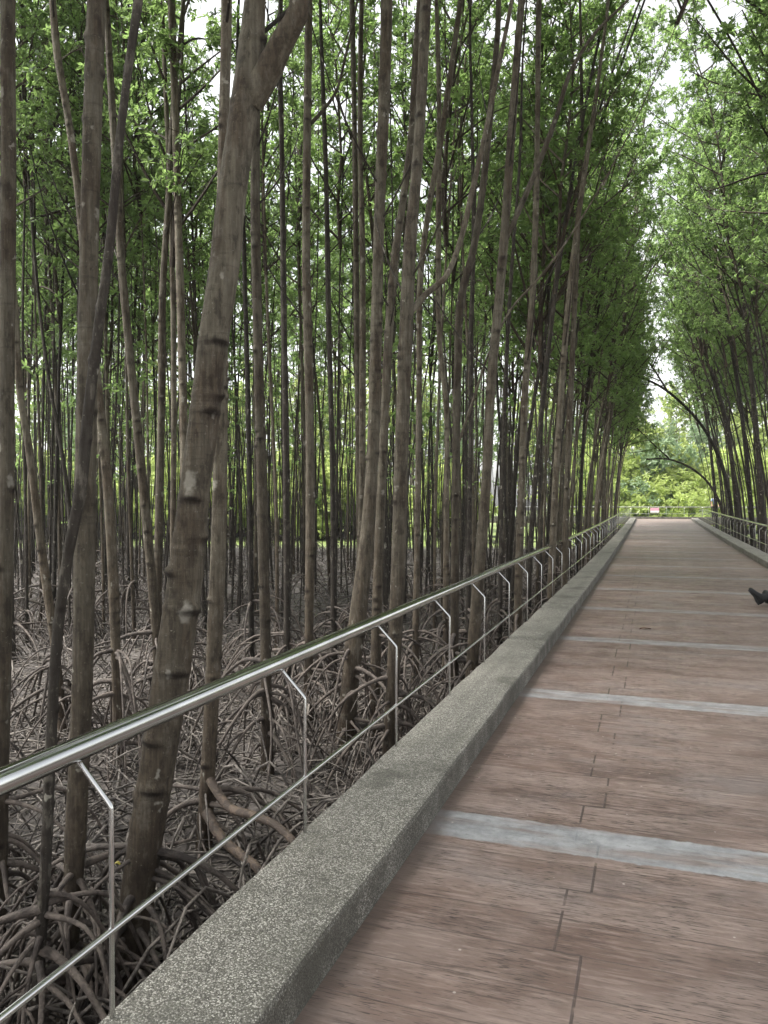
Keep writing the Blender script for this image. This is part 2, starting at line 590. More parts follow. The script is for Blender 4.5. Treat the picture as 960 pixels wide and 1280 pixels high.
rs = random.Random(3)
for nm, xi, sg in (('kerb', XL, -1), ('kerb', XR, 1)):
    mb = MB()
    ys = np.append(np.arange(-6, 54.9, 0.25), YEND)
    prof = np.array(kerb_profile(xi, sg))
    n = len(prof)
    V = []
    for y in ys:
        w = 0.0035 * math.sin(y * 3.1 + sg) + 0.003 * math.sin(y * 7.7) + rs.uniform(-.0018, .0018)
        w2 = 0.003 * math.sin(y * 2.3 + 2) + rs.uniform(-.0018, .0018)
        for x, z in prof:
            V.append((x + (w if z > 0 else 0), y, z + float(zdeck(y)) + (w2 if z > 0.05 else 0)))
    f = []
    for i in range(len(ys) - 1):
        for j in range(n):
            jn = (j + 1) % n
            f.append((i * n + j, (i + 1) * n + j, (i + 1) * n + jn, i * n + jn))
    mb.add(V, f)
    o = mb.build(nm, KERB, smooth=False)
    tag(o, kind='structure')
# far kerb of the cross walk, and its near kerbs on both sides of the junction
mb = MB()
mb.box(-14, 16, YEND + 3.2, YEND + 3.602, zc - 0.22, zc + KH)
mb.box(-14, XL - KW - 0.002, YEND - 0.0, YEND + 0.4, zc - 0.22, zc + KH)
mb.box(XR + KW + 0.002, 16, YEND - 0.0, YEND + 0.4, zc - 0.22, zc + KH)
tag(mb.build('kerb', KERB, smooth=False), kind='structure')


def railing(label, xpost, out, ys, y0, y1, sleeve=True):
    root = thing('railing', label, 'railing', (xpost, y0, 0))
    ox = out * 0.107
    yy = np.arange(y0, y1 + 0.01, 0.6)
    m1 = MB()
    P = np.column_stack([np.full(len(yy), ox), yy - y0, 0.840 + zdeck(yy)])
    m1.tubes(P, 0.0325, 20, ref=(0, 0, 1))
    m1.build('handrail', STEEL, root)
    m2 = MB()
    P = np.column_stack([np.full(len(yy), 0.0), yy - y0, 0.369 + zdeck(yy)])
    m2.tubes(P, 0.0095, 10, ref=(0, 0, 1))
    m2.build('lower_rail', STEEL, root)
    for y in ys:
        z = float(zdeck(y))
        m3 = MB()
        m3.tubes([(0, y - y0, KH - 0.02 + z), (0, y - y0, 0.40 + z), (0, y - y0, 0.694 + z), (out * 0.004, y - y0, 0.701 + z),
                  (out * 0.010, y - y0, 0.709 + z), (out * 0.105, y - y0, 0.806 + z)], 0.0072, 10, ref=(0, 1, 0))
        m3.build('post', STEEL, root)
    return root


post_y = [1.671 + 1.2 * i for i in range(-3, 44)]
railing('stainless steel railing on the left kerb, in front of the dense mangrove grove', -1.345, -1,
        post_y, -3.0, 54.6)
railing('stainless steel railing on the right kerb, behind the seated person', XR + 0.375, 1,
        [1.1 + 1.2 * i for i in range(-2, 44)], -3.0, 54.6)
# railing across the far end
root = thing('railing', 'distant pale railing crossing the far end of the walkway with a pink sign on it', 'railing', (0, YEND + 3.4, zc))
m1 = MB()
m1.tubes([(-14, 0.1, 0.84), (0, 0.1, 0.84), (16, 0.1, 0.84)], 0.035, 10, ref=(0, 0, 1))
m1.build('handrail', STEEL, root)
m2 = MB()
m2.tubes([(-14, 0, 0.37), (0, 0, 0.37), (16, 0, 0.37)], 0.012, 8, ref=(0, 0, 1))
m2.build('lower_rail', STEEL, root)
for x in np.arange(-13.4, 15.6, 1.2):
    m3 = MB()
    m3.tubes([(x, 0, KH - 0.01), (x, 0, 0.7), (x, 0.095, 0.81)], 0.0095, 8, ref=(1, 0, 0))
    m3.build('post', STEEL, root)

# ------------------------------------------------------------------ mud
gx = np.concatenate([-np.geomspace(260, 32, 10), np.arange(-30, 14.01, 0.25), np.geomspace(16, 260, 10)])
gy = np.concatenate([-np.geomspace(260, 8, 8), np.arange(-6, 56.01, 0.25), np.geomspace(58, 260, 10)])
GX, GY = np.meshgrid(gx, gy, indexing='ij')


def vnoise(x, y, seed):
    r = np.random.default_rng(seed)
    z = 0
    for i in range(14):
        a = r.uniform(0, 2 * PI)
        fr = 2 ** r.uniform(-1.2, 2.4)
        z = z + np.sin((x * math.cos(a) + y * math.sin(a)) * fr + r.uniform(0, 6.28)) / (fr ** 0.7 + .5)
    return z / 5


def mud_z(x, y):
    return MUD + 0.10 * vnoise(np.asarray(x, float), np.asarray(y, float), 5)


GZ = mud_z(GX, GY)
nx, ny = GX.shape
I, J = np.meshgrid(np.arange(nx - 1), np.arange(ny - 1), indexing='ij')
fq = np.stack([I * ny + J, (I + 1) * ny + J, (I + 1) * ny + J + 1, I * ny + J + 1], -1).reshape(-1, 4)
mb = MB()
mb.add(np.stack([GX, GY, GZ], -1).reshape(-1, 3), fq)
tag(mb.build('ground', MUDM), kind='structure')


# ------------------------------------------------------------------ crowns
def leaves(mb, c, d, nrm, L, W, mat, tone):
    """c base points, d leaf directions, nrm up-normals; six-vertex folded leaves"""
    d = d / (np.linalg.norm(d, axis=1, keepdims=True) + 1e-9)
    sd = np.cross(d, nrm)
    sd /= np.linalg.norm(sd, axis=1, keepdims=True) + 1e-9
    nn = np.cross(sd, d)
    L = L[:, None]
    W = W[:, None]
    b = c
    t = c + d * L - nn * 0.10 * L
    l1 = c + d * L * 0.30 + sd * W * 0.46 + nn * W * 0.16
    l2 = c + d * L * 0.70 + sd * W * 0.42 + nn * W * 0.10
    r1 = c + d * L * 0.30 - sd * W * 0.46 + nn * W * 0.16
    r2 = c + d * L * 0.70 - sd * W * 0.42 + nn * W * 0.10
    v = np.stack([b, r1, r2, t, l2, l1], 1)
    k = np.arange(len(c))[:, None] * 6
    f = np.concatenate([k + np.array([[0, 1, 2, 3]]), k + np.array([[0, 3, 4, 5]])])
    mb.add(v.reshape(-1, 3), f, mat, np.repeat(tone, 6))


def unit(v):
    return v / (np.linalg.norm(v, axis=-1, keepdims=True) + 1e-9)


def rosettes(mb, tips, axes, r, per, Lr, mat):
    """whorls of leaves at the twig tips"""
    n = len(tips)
    a = unit(axes)
    h = unit(np.cross(a, r.normal(size=(n, 3))))
    g = np.cross(a, h)
    tone0 = r.uniform(0, 1, n)
    C, D, N, T = [], [], [], []
    for k in range(per):
        ph = 2 * PI * k / per + r.uniform(-.4, .4, n)
        el = r.uniform(R(30), R(105), n)
        rad = np.cos(ph)[:, None] * h + np.sin(ph)[:, None] * g
        dd = a * np.cos(el)[:, None] + rad * np.sin(el)[:, None]
        dd[:, 2] -= r.uniform(0, .35, n)
        C.append(tips + r.normal(size=(n, 3)) * 0.02)
        D.append(dd)
        N.append(a + r.normal(size=(n, 3)) * .25)
        T.append(np.clip(tone0 * .7 + r.uniform(0, .3, n), 0, 1))
    C, D, N, T = map(np.concatenate, (C, D, N, T))
    L = r.uniform(Lr[0], Lr[1], len(C))
    leaves(mb, C, D, N, L, L * r.uniform(.36, .46, len(C)), mat, T)


def crown_mesh(seed, H=5.2, rad=1.7, nb=26, tw=7, per=9, Lr=(.085, .135), stem=0.04, mats=None, low=0.0):
    r = np.random.default_rng(seed)
    mb = MB()
    wob = r.normal(size=(7, 2)) * 0.12
    wob[0] = 0
    zz = np.linspace(0, H, 7)
    st = np.column_stack([np.cumsum(wob, 0) * 0.6, zz])
    mb.tubes(st, np.linspace(stem, 0.008, 7), 6, ref=(0, 1, 0), mat=0)
    tips, axes = [], []
    BP, BR, TP, TR = [], [], [], []
    for i in range(nb):
        z0 = H * ((i + r.uniform(0, .8)) / nb) ** 0.85 * 0.96
        az = i * 2.4 + r.uniform(-.5, .5)
        Lb = rad * (1 - 0.55 * z0 / H) * r.uniform(.6, 1.25)
        el = R(r.uniform(25, 62))
        base = np.array([np.interp(z0, zz, st[:, 0]), np.interp(z0, zz, st[:, 1]), z0])
        dr = np.array([math.cos(az) * math.cos(el), math.sin(az) * math.cos(el), math.sin(el)])
        t = np.linspace(0, 1, 6)[:, None]
        bend = np.array([0, 0, r.uniform(-.25, .3)])
        pts = base + dr * Lb * t + bend * Lb * t**2 + np.sin(t * 5 + r.uniform(0, 6)) * 0.03
        BP.append(pts)
        BR.append(np.linspace(.016, .005, 6) * (Lb / 1.5 + .3))
        for j in range(tw):
            u = r.uniform(.3, 1.0) if j else 1.0
            p0 = np.array([np.interp(u, t[:, 0], pts[:, q]) for q in range(3)])
            dd = unit(dr * .7 + r.normal(size=3) * .75 + np.array([0, 0, .25]))
            lt = r.uniform(.18, .55) * (Lb / 1.5)
            p1 = p0 + dd * lt
            pm = (p0 + p1) / 2 + r.normal(size=3) * .03
            TP.append(np.stack([p0, pm, p1]))
            TR.append([.005, .004, .003])
            tips.append(p1)
            axes.append(dd + np.array([0, 0, .3]))
            if r.uniform() < .45:
                tips.append(pm)
                axes.append(dd + r.normal(size=3) * .5)
    mb.tubes(np.array(BP), np.array(BR), 4, mat=0, cap=False)
    mb.tubes(np.array(TP), np.array(TR), 3, mat=0, cap=False)
    rosettes(mb, np.array(tips), np.array(axes), r, per, Lr, 1)
    o = mb.build('crown', mats or [BARK, LEAF], None, False, 'tone')
    me = o.data
    bpy.data.objects.remove(o)
    return me


CROWNS = [crown_mesh(100 + i, H=5.2 + .3 * i, rad=1.7 + .14 * (i % 4), nb=26 + i, tw=12, per=9, Lr=(.080, .125)) for i in range(8)]
CROWNS_Y = [crown_mesh(200 + i, H=9.5, rad=3.6, nb=42, tw=12, per=8, Lr=(.20, .32), stem=.08, mats=[BARK, LEAF_Y if i < 2 else LEAF_B]) for i in range(3)]


def bush_mesh(seed, mat, H=3.4, Rd=2.4, n=420, Lr=(.16, .28)):
    r = np.random.default_rng(seed)
    mb = MB()
    tips, axes, SP, SR = [], [], [], []
    lobes = [(r.uniform(-.6, .6) * Rd, r.uniform(-.6, .6) * Rd, H * r.uniform(.16, .74), Rd * r.uniform(.42, .62)) for _ in range(8)]
    for i in range(n):
        lx, ly, lz, lr = lobes[i % 8]
        d = unit(r.normal(size=3))
        d[2] = abs(d[2]) * .9 - .25
        p = np.array([lx, ly, lz]) + d * lr * r.uniform(.55, 1.08)
        if p[2] < .1:
            p[2] = .1 + r.uniform(0, .3)
        tips.append(p)
        axes.append(d + np.array([0, 0, .4]))
        if i % 9 == 0:
            b = np.array([lx * .25, ly * .25, 0])
            SP.append(np.stack([b, (b * .4 + p * .6) * np.array([1, 1, .9]), p]))
            SR.append([.03, .018, .006])
    mb.tubes(np.array(SP), np.array(SR), 4, mat=0, cap=False)
    rosettes(mb, np.array(tips), np.array(axes), r, 9, Lr, 1)
    o = mb.build('foliage', [BARK, mat], None, False, 'tone')
    me = o.data
    bpy.data.objects.remove(o)
    return me


BUSH = [bush_mesh(300, LEAF_Y), bush_mesh(301, LEAF_Y, 4.4, 2.0), bush_mesh(302, LEAF_B, 3.6, 2.2), bush_mesh(303, LEAF_Y, 2.6, 2.8)]


# ------------------------------------------------------------------ trunks and roots
def trunk_tube(mb, P, rad, t, r, sides, bumps=1.0, node_gap=(.09, .36)):
    """tapering stem with ring nodes, eyebrow-like branch scars and a slightly irregular section"""
    n = len(P)
    th = np.arange(sides) * 2 * PI / sides
    k = np.ones((n, sides))
    sc = np.zeros((n, sides))
    ph = r.uniform(0, 6.28, 4)
    k += .035 * np.sin(2 * th[None] + ph[0] + t[:, None] * .8) + .025 * np.sin(3 * th[None] + ph[1] + t[:, None] * 1.7)
    k += .03 * np.sin(t * 2.6 + ph[2])[:, None] + r.normal(size=(n, sides)) * .006
    s = t[0] + .2
    rm = float(np.mean(rad))
    while s < t[-1]:
        ds = t - s
        a = r.uniform(.4, 1.0) * bumps
        th0 = r.uniform(0, 2 * PI)
        dth = (th - th0 + PI) % (2 * PI) - PI
        tilt = s + 0.10 * rm * np.cos(dth)
        dd = t[:, None] - tilt[None]
        k += a * .06 * np.exp(-(dd / .018) ** 2)
        sc += a * .35 * np.exp(-((dd + .016) / .012) ** 2) * (0.55 + .45 * np.cos(dth))[None]
        # knob at a shed branch, every so often: a lump with a dark eyebrow under it
        if r.uniform() < .8:
            wl = r.uniform(.38, .62)
            hs_ = .016 + .16 * rm
            arch = dd - .30 * rm * (np.cos(np.clip(dth / wl, -3, 3) * .8) - .4)[None]
            k += r.uniform(.14, .30) * bumps * np.exp(-(dth / wl) ** 2)[None] * np.exp(-(arch / hs_) ** 2)
            sc += 1.35 * np.exp(-(dth / (wl * 1.05)) ** 2)[None] * np.exp(-((arch + hs_ * .75) / (.008 + .06 * rm)) ** 2)
            sc += .5 * np.exp(-(dth / (wl * .8)) ** 2)[None] * np.exp(-((arch + hs_ * 1.3) / (.02 + .12 * rm)) ** 2)  # soft shading below the knob, painted into the mask
        s += node_gap[0] * .6 + r.exponential(.62 * (node_gap[1] - node_gap[0]))
    mb.tubes(P[None], None, sides, ref=(0.15, 1, 0), radial=(rad[:, None] * k)[None], attr=np.clip(sc, 0, 1))


def root_tubes(mb, r, nroot, h_max, spread, rad, z_of=lambda x, y: 0.0, sides=6, trunk_at=lambda z: (0.0, 0.0)):
    PP, RR, RF = [], [], []
    n = 12
    t = np.linspace(0, 1, n)
    for i in range(nroot):
        az = i * 2.4 + r.uniform(-.6, .6)
        h = h_max * r.uniform(.15, 1.0)
        Rr = spread * r.uniform(.45, 1.0) * (.45 + .55 * h / h_max)
        ex = r.uniform(1.5, 3.0)
        kx = r.uniform(.65, 1.0)
        tx, ty = trunk_at(h)
        rr_ = Rr * t ** kx
        ca, sa = math.cos(az), math.sin(az)
        side = .11 * Rr * np.sin(t * r.uniform(3, 6) + r.uniform(0, 6)) * t
        x = tx + ca * rr_ - sa * side
        y = ty + sa * rr_ + ca * side
        ze = float(z_of(x[-1], y[-1])) - .12
        z = h + (ze - h) * t ** ex + .05 * np.sin(t * 9 + r.uniform(0, 6)) * t * (1 - t)
        P = np.column_stack([x, y, z])
        q = rad * r.uniform(.6, 1.15)
        PP.append(P)
        RR.append(q * (1 - .45 * t) * (1 + .5 * np.exp(-t * 9)))
        RF.append((-sa, ca, 0.02))
        nb = r.integers(0, 3)
        for _ in range(nb):      # side root dropping from the arch
            u = r.integers(3, 8)
            p0 = P[u]
            a2 = az + r.uniform(-1.3, 1.3)
            R2 = p0[2] * r.uniform(.2, .9) + .1
            x2 = p0[0] + math.cos(a2) * R2 * t ** .8
            y2 = p0[1] + math.sin(a2) * R2 * t ** .8
            z2 = p0[2] + (float(z_of(x2[-1], y2[-1])) - .12 - p0[2]) * t ** r.uniform(1.1, 2.0)
            PP.append(np.column_stack([x2, y2, z2]))
            RR.append(q * .62 * (1 - .4 * t))
            RF.append((-math.sin(a2), math.cos(a2), 0.02))
    mb.tubes(np.array(PP), np.array(RR), sides, ref=np.array(RF), cap=False, tones=r.uniform(.1, .75, len(PP)))


TREES = []      # (x, y) of every placed trunk foot


def place_crown(root, me, pos_local, direction, s=1.0, rz=0.0, mats=None):
    o = bpy.data.objects.new('crown', me)
    COL.objects.link(o)
    o.parent = root
    q = Vector((0, 0, 1)).rotation_difference(Vector(direction).normalized())
    o.rotation_mode = 'QUATERNION'
    o.rotation_quaternion = q @ Euler((0, 0, rz)).to_quaternion()
    o.location = pos_local
    o.scale = (s, s, s)
    return o


def path_at_z(P, z):
    k = int(np.argmin(np.abs(P[:, 2] - z)))
    k2 = min(max(k, 2), len(P) - 3)
    return P[k], unit(P[k2 + 2] - P[k2 - 2])


def hero(name, label, d, pts, seed, bark=None, crown_z=None, limbs=(), nroot=16, top=11.0, roots_h=1.1, twigs=2, group=None, spread=1.1, crowns=1, dd=0.0):
    """a tree whose visible stem is measured from the photograph: pts = (x, y, width) from top to foot"""
    r = np.random.default_rng(seed)
    n = len(pts)
    dep = [d + dd * (1 - i / max(1, n - 1)) for i in range(n)]
    P = [at(x, y, q) for (x, y, w), q in zip(pts, dep)]
    Wd = [(.82 if d < 20 else .68) * w / 2 / F * q for (x, y, w), q in zip(pts, dep)]
    # down to the mud
    a, b = P[-2], P[-1]
    v = unit(b - a)
    v = v / max(.2, -v[2])
    v[:2] = np.clip(v[:2], -.25, .25) * .7
    zg = float(mud_z(b[0], b[1]))
    if b[2] > zg + .05:
        foot = b + v * (b[2] - zg)
        P.append((b + foot) / 2)
        Wd.append(Wd[-1] * 1.06)
        P.append(foot - np.array([0, 0, .12]))
        Wd.append(Wd[-2] * 1.25)
    foot = P[-1].copy()
    foot[2] = float(mud_z(foot[0], foot[1]))
    # up into the canopy
    a, b = P[1], P[0]
    v = unit(b - a)
    v = v / max(.3, v[2])
    v[2] = 1.0
    v[:2] = np.clip(v[:2], -.35, .35)
    up, k = [], 0
    while (up[-1][2] if up else b[2]) < top:
        last = up[-1] if up else b
        v[:2] = v[:2] * .85 + r.normal(size=2) * .03
        up.append(last + v * 1.5)
    P = up[::-1] + P
    w0 = Wd[0]
    m = len(up)
    Wd = [w0 * (1 - .75 * (i + 1) / m) for i in range(m)][::-1] + Wd
    P, Wd = P[::-1], Wd[::-1]
    near = d < 6.5
    Q, rad, t = smooth_path(P, np.maximum(Wd, .008), .012 if near else .022)
    root = thing(name, label, 'tree', foot, group)
    mb = MB()
    trunk_tube(mb, Q - foot, rad, t, r, 24 if near else 14)
    mb.build('trunk', bark or BARK, root, True, 'scar_shade')
    for lp in limbs:
        LP = [at(x, y, q) for x, y, w, q in lp]
        LW = [.86 * w / 2 / F * q for x, y, w, q in lp]
        v = unit(LP[-1] - LP[-2])
        for i in range(3):
            v = unit(v + np.array([0, 0, .25]))
            LP.append(LP[-1] + v * .9)
            LW.append(LW[-1] * .75)
        q2, rd2, t2 = smooth_path(LP, LW, .02)
        mb = MB()
        trunk_tube(mb, q2 - foot, rd2, t2, r, 16, .8)
        mb.build('limb', bark or BARK, root, True, 'scar_shade')
        c = r.integers(0, 8)
        place_crown(root, CROWNS[c], q2[-1] - foot, unit(q2[-1] - q2[-5]), .55, r.uniform(0, 6))
    # thin side twigs low on the stem
    if twigs:
        for i in range(twigs):
            mb = MB()
            z = r.uniform(2.5, 6.5)
            p, dv = path_at_z(Q, z)
            az = r.uniform(0, 6.28)
            L = r.uniform(.6, 1.8)
            e = p + np.array([math.cos(az) * L * .5, math.sin(az) * L * .5, L * .85])
            s = np.linspace(0, 1, 8)[:, None]
            C = p + (e - p) * s + np.array([math.cos(az), math.sin(az), -.2]) * .25 * L * s * (1 - s)
            mb.tubes(C - foot, np.linspace(.011, .004, 8), 5, ref=(math.sin(az), -math.cos(az), .1))
            mb.build('branch', BARK_D, root)
    cz = crown_z if crown_z is not None else max(6.2, EYE + d * .66 + .6) + r.uniform(0, .8)
    for c in range(crowns):
        p, dv = path_at_z(Q, cz)
        dv = unit(dv + np.array([0, 0, .6]))
        place_crown(root, CROWNS[int(r.integers(0, 8))], p - foot, dv, r.uniform(.9, 1.15), r.uniform(0, 6))
    mb = MB()

    def tr(z):
        p, _ = path_at_z(Q, z + foot[2])
        return p[0] - foot[0], p[1] - foot[1]
    root_tubes(mb, r, nroot + (9 if d < 5 else 0), roots_h * (.8 if d < 5 else 1), spread * (.85 if d < 5 else 1), .0150 if d < 5 else .018,
               lambda x, y: float(mud_z(x + foot[0], y + foot[1])) - foot[2], 7 if d < 9 else 5, tr)
    mb.build('root_system', ROOT, root, True, 'tone')
    TREES.append((foot[0], foot[1]))
    return root


T = 'mangrove_tree'
hero(T, 'pale grey straight mangrove trunk cut by the left edge of the photo', 4.2,
     [(10, 0, 21), (11, 200, 21), (9, 420, 21), (8, 640, 21), (4, 850, 22), (1, 1000, 23)], 11)
hero(T, 'upright mangrove with pale lichen blotches, crossed by the thin dark twisting stem at left', 3.6,
     [(121, 0, 27), (115, 180, 29), (111, 330, 29), (108, 500, 30), (106, 640, 31), (103, 860, 31), (96, 1020, 31), (84, 1280, 32)], 12)
hero(T, 'thin dark twisting mangrove stem leaning across the upright blotched trunk', 3.25,
     [(173, 0, 13), (160, 90, 12), (147, 200, 13), (138, 300, 14), (122, 420, 15), (110, 520, 16), (101, 610, 17), (84, 700, 16), (72, 790, 16), (64, 920, 17), (57, 1080, 17), (47, 1240, 18)], 13,
     bark=BARK_D)
hero(T, 'biggest brown mangrove trunk, leaning and forked near the top, left of centre', 3.7,
     [(322, -40, 30), (317, 20, 36), (311, 90, 44), (300, 170, 43), (289, 250, 43), (281, 330, 44), (268, 420, 44), (256, 520, 45), (243, 620, 46), (232, 720, 51), (216, 830, 52), (199, 940, 50), (180, 1060, 50), (160, 1200, 52)], 14,
     limbs=[[(312, 128, 40, 3.7), (334, 92, 37, 3.66), (352, 55, 34, 3.62), (371, 20, 30, 3.58), (379, -50, 27, 3.55)]])
orange = root_material('orange_root_bark', (0.052, 0.036, 0.026), (0.135, 0.095, 0.066))
t5 = hero(T, 'straight brown mangrove right behind the big forked trunk, with thick orange roots at its foot', 5.4,
     [(283, 0, 17), (280, 150, 17), (277, 330, 18), (276, 480, 21), (274, 640, 22), (268, 800, 22), (262, 930, 22), (255, 1060, 26)], 15, roots_h=.55, nroot=12)
for q in ([(262, 975, 14, 5.35), (285, 1008, 14, 5.2), (318, 1020, 13, 5.0), (348, 1034, 12, 4.8), (372, 1062, 11, 4.6), (388, 1130, 11, 4.5)],
          [(258, 1015, 17, 5.3), (275, 1045, 16, 5.15), (300, 1068, 15, 5.0), (324, 1088, 14, 4.85), (342, 1130, 13, 4.75), (350, 1200, 12, 4.7)]):
    rq, rdq, tq = smooth_path([at(x, y, d_) for x, y, w_, d_ in q], [.8 * w_ / 2 / F * d_ for x, y, w_, d_ in q], .02)
    mb = MB()
    trunk_tube(mb, rq - np.array(t5.location), rdq, tq, np.random.default_rng(len(rq)), 12, .5)
    mb.build('prop_root', orange, t5, True, 'tone')
hero(T, 'ridged mangrove trunk just right of the big forked one, standing by the second railing post', 7.0,
     [(320, 120, 13), (319, 240, 14), (322, 400, 15), (326, 560, 16), (329, 680, 17), (332, 800, 17), (334, 930, 18)], 16)
hero(T, 'slim dark mangrove trunk between the ridged trunk and the straight pale one', 9.0,
     [(350, 60, 8), (352, 180, 8), (355, 400, 9), (358, 600, 10), (359, 800, 11)], 17, bark=BARK_D)
hero(T, 'straight pale mangrove trunk with side branch high up, left of the two-stemmed tree', 8.6,
     [(386, 0, 12), (384, 150, 12), (383, 330, 13), (387, 520, 13), (388, 640, 14), (386, 830, 14)], 18,
     limbs=[[(388, 155, 6, 8.6), (402, 140, 5, 8.65), (418, 118, 4, 8.7), (432, 70, 4, 8.75), (445, 10, 3, 8.8)]])
hero(T, 'thin blackish mangrove stem right of the straight pale trunk', 11.0,
     [(402, 60, 6), (407, 200, 7), (411, 400, 8), (415, 560, 8), (417, 750, 9)], 19, bark=BARK_D)
hero(T, 'slender grey mangrove of a close pair, left one, before the two-stemmed tree', 12,
     [(440, 0, 8), (443, 150, 8), (446, 400, 9), (449, 640, 9), (450, 760, 10)], 20)
hero(T, 'slender grey mangrove of a close pair, right one, touching the two-stemmed tree', 11.5,
     [(452, 0, 7), (450, 150, 8), (453, 320, 9), (453, 520, 10), (452, 640, 10), (446, 780, 11)], 21)
hero(T, 'mangrove with swollen leaning foot behind the third railing post', 7.6,
     [(483, 0, 18), (480, 120, 17), (474, 280, 17), (470, 420, 18), (466, 560, 19), (458, 680, 22), (449, 760, 25), (437, 860, 26)], 22)
hero(T, 'tall pale mangrove with a bluish limb bending right, standing by the third railing post', 6.8,
     [(532, 0, 17), (528, 100, 16), (522, 200, 17), (513, 300, 19), (507, 420, 20), (502, 560, 21), (499, 680, 21), (494, 800, 21), (487, 920, 21)], 23,
     limbs=[[(512, 392, 9, 6.8), (530, 370, 9, 6.9), (556, 347, 8, 7.0), (574, 305, 8, 7.1), (590, 240, 8, 7.2), (606, 170, 7, 7.3), (622, 90, 7, 7.4), (638, 10, 6, 7.5)]])
hero(T, 'slim mangrove crossing behind the tall pale trunk with the bent limb', 8.2,
     [(520, 60, 10), (514, 170, 11), (504, 250, 12), (494, 320, 13), (486, 420, 13), (480, 540, 13), (474, 680, 14), (470, 820, 16)], 24)
hero(T, 'thin light mangrove stem at top leaning right, beside the tall pale trunk', 9.5,
     [(576, 0, 8), (562, 100, 8), (550, 180, 9), (536, 260, 9), (527, 330, 9), (524, 480, 9), (522, 640, 9), (520, 780, 10)], 25)
hero(T, 'knobbly mangrove with a kink in the middle, behind the fourth railing post', 8.4,
     [(622, 40, 9), (614, 130, 10), (604, 230, 10), (592, 310, 11), (577, 370, 12), (572, 470, 11), (570, 600, 12), (568, 800, 13)], 26,
     limbs=[[(571, 560, 4, 8.4), (590, 505, 4, 8.3), (612, 440, 3, 8.2), (640, 385, 3, 8.1), (676, 345, 3, 8.0)]])
hero(T, 'grey mangrove carrying a long dark limb to upper right, behind the fifth railing post', 7.8,
     [(652, 0, 10), (645, 90, 11), (637, 200, 13), (630, 300, 14), (624, 370, 14), (614, 480, 15), (608, 600, 15), (600, 700, 16), (592, 800, 18)], 27,
     limbs=[[(630, 305, 7, 7.8), (650, 260, 8, 7.75), (672, 208, 8, 7.7), (694, 150, 7, 7.6), (716, 84, 6, 7.5), (745, 40, 5, 7.4), (785, 0, 4, 7.3)]])
hero(T, 'curved slim mangrove at upper left passing behind the blotched trunk', 7.2,
     [(64, -20, 10), (72, 70, 11), (84, 140, 11), (95, 220, 11), (108, 350, 11), (124, 500, 13), (134, 600, 14), (142, 740, 15), (146, 860, 15)], 28)
hero(T, 'slim greenish mangrove leaning left, between the blotched trunk and the big forked one', 8.8,
     [(136, 60, 10), (144, 200, 11), (152, 330, 11), (162, 440, 12), (175, 570, 13), (186, 680, 14), (196, 800, 15)], 29)
hero(T, 'knotty pale mangrove stem left of a straighter neighbour, behind the big trunk', 10.2,
     [(216, 140, 8), (210, 260, 9), (204, 350, 10), (202, 500, 11), (199, 640, 12), (197, 780, 13)], 30)
hero(T, 'straight pale mangrove stem at left, nearest behind the big forked trunk', 10.0,
     [(214, 0, 11), (219, 140, 11), (224, 320, 12), (228, 470, 12), (232, 640, 13), (234, 780, 13)], 31)
hero(T, 'crooked slim mangrove at far left, bent like a knee near its foot', 8.0,
     [(12, 300, 9), (20, 400, 9), (25, 490, 10), (36, 560, 11), (46, 640, 12), (58, 730, 13), (68, 800, 13)], 32, bark=BARK)
hero(T, 'thin dark mangrove pole leaning left between the left edge trunk and the blotched one', 13.5,
     [(38, 250, 4), (50, 390, 5), (62, 480, 5), (78, 570, 6), (88, 650, 7), (94, 740, 7)], 33, bark=BARK_D)
hero(T, 'thin mangrove pole just right of the big forked trunk, deep in shade', 11.5,
     [(302, 200, 6), (306, 350, 7), (310, 500, 8), (313, 680, 8), (314, 780, 9)], 34, bark=BARK_D)
hero(T, 'slim mangrove stem between the kinked trunk and the tall pale trunk', 10.5,
     [(546, 20, 6), (549, 140, 7), (548, 300, 8), (549, 420, 8), (557, 500, 8), (558, 650, 9), (557, 780, 9)], 35)
hero(T, 'thin dark straight mangrove between the kinked trunk and the dark-limbed one', 11.0,
     [(592, 300, 6), (589, 420, 7), (588, 560, 7), (586, 700, 8)], 36, bark=BARK_D)
hero(T, 'dark thin mangrove pole right of the dark-limbed trunk', 11.5,
     [(640, 330, 5), (634, 430, 6), (629, 560, 6), (626, 700, 7)], 37, bark=BARK_D)
hero(T, 'grey mangrove behind the sixth railing post, fairly straight', 10.6,
     [(674, 0, 8), (672, 140, 8), (670, 260, 9), (665, 380, 10), (657, 480, 10), (651, 640, 11), (648, 740, 12)], 38)
hero(T, 'tall slim mangrove by the seventh railing post, leaning right at the top', 11.8,
     [(745, 120, 6), (733, 200, 7), (718, 310, 8), (706, 430, 9), (697, 560, 10), (690, 700, 11)], 39)
hero(T, 'upright brown mangrove beside the eighth railing post', 13.0,
     [(727, 160, 6), (723, 280, 7), (716, 430, 8), (709, 600, 9), (706, 690, 10)], 40)
hero(T, 'pale slanting mangrove pole by the walkway leaning over the left railing', 27,
     [(800, 230, 4), (792, 300, 5), (780, 400, 6), (764, 510, 6), (748, 630, 7), (741, 680, 8)], 41, nroot=6)
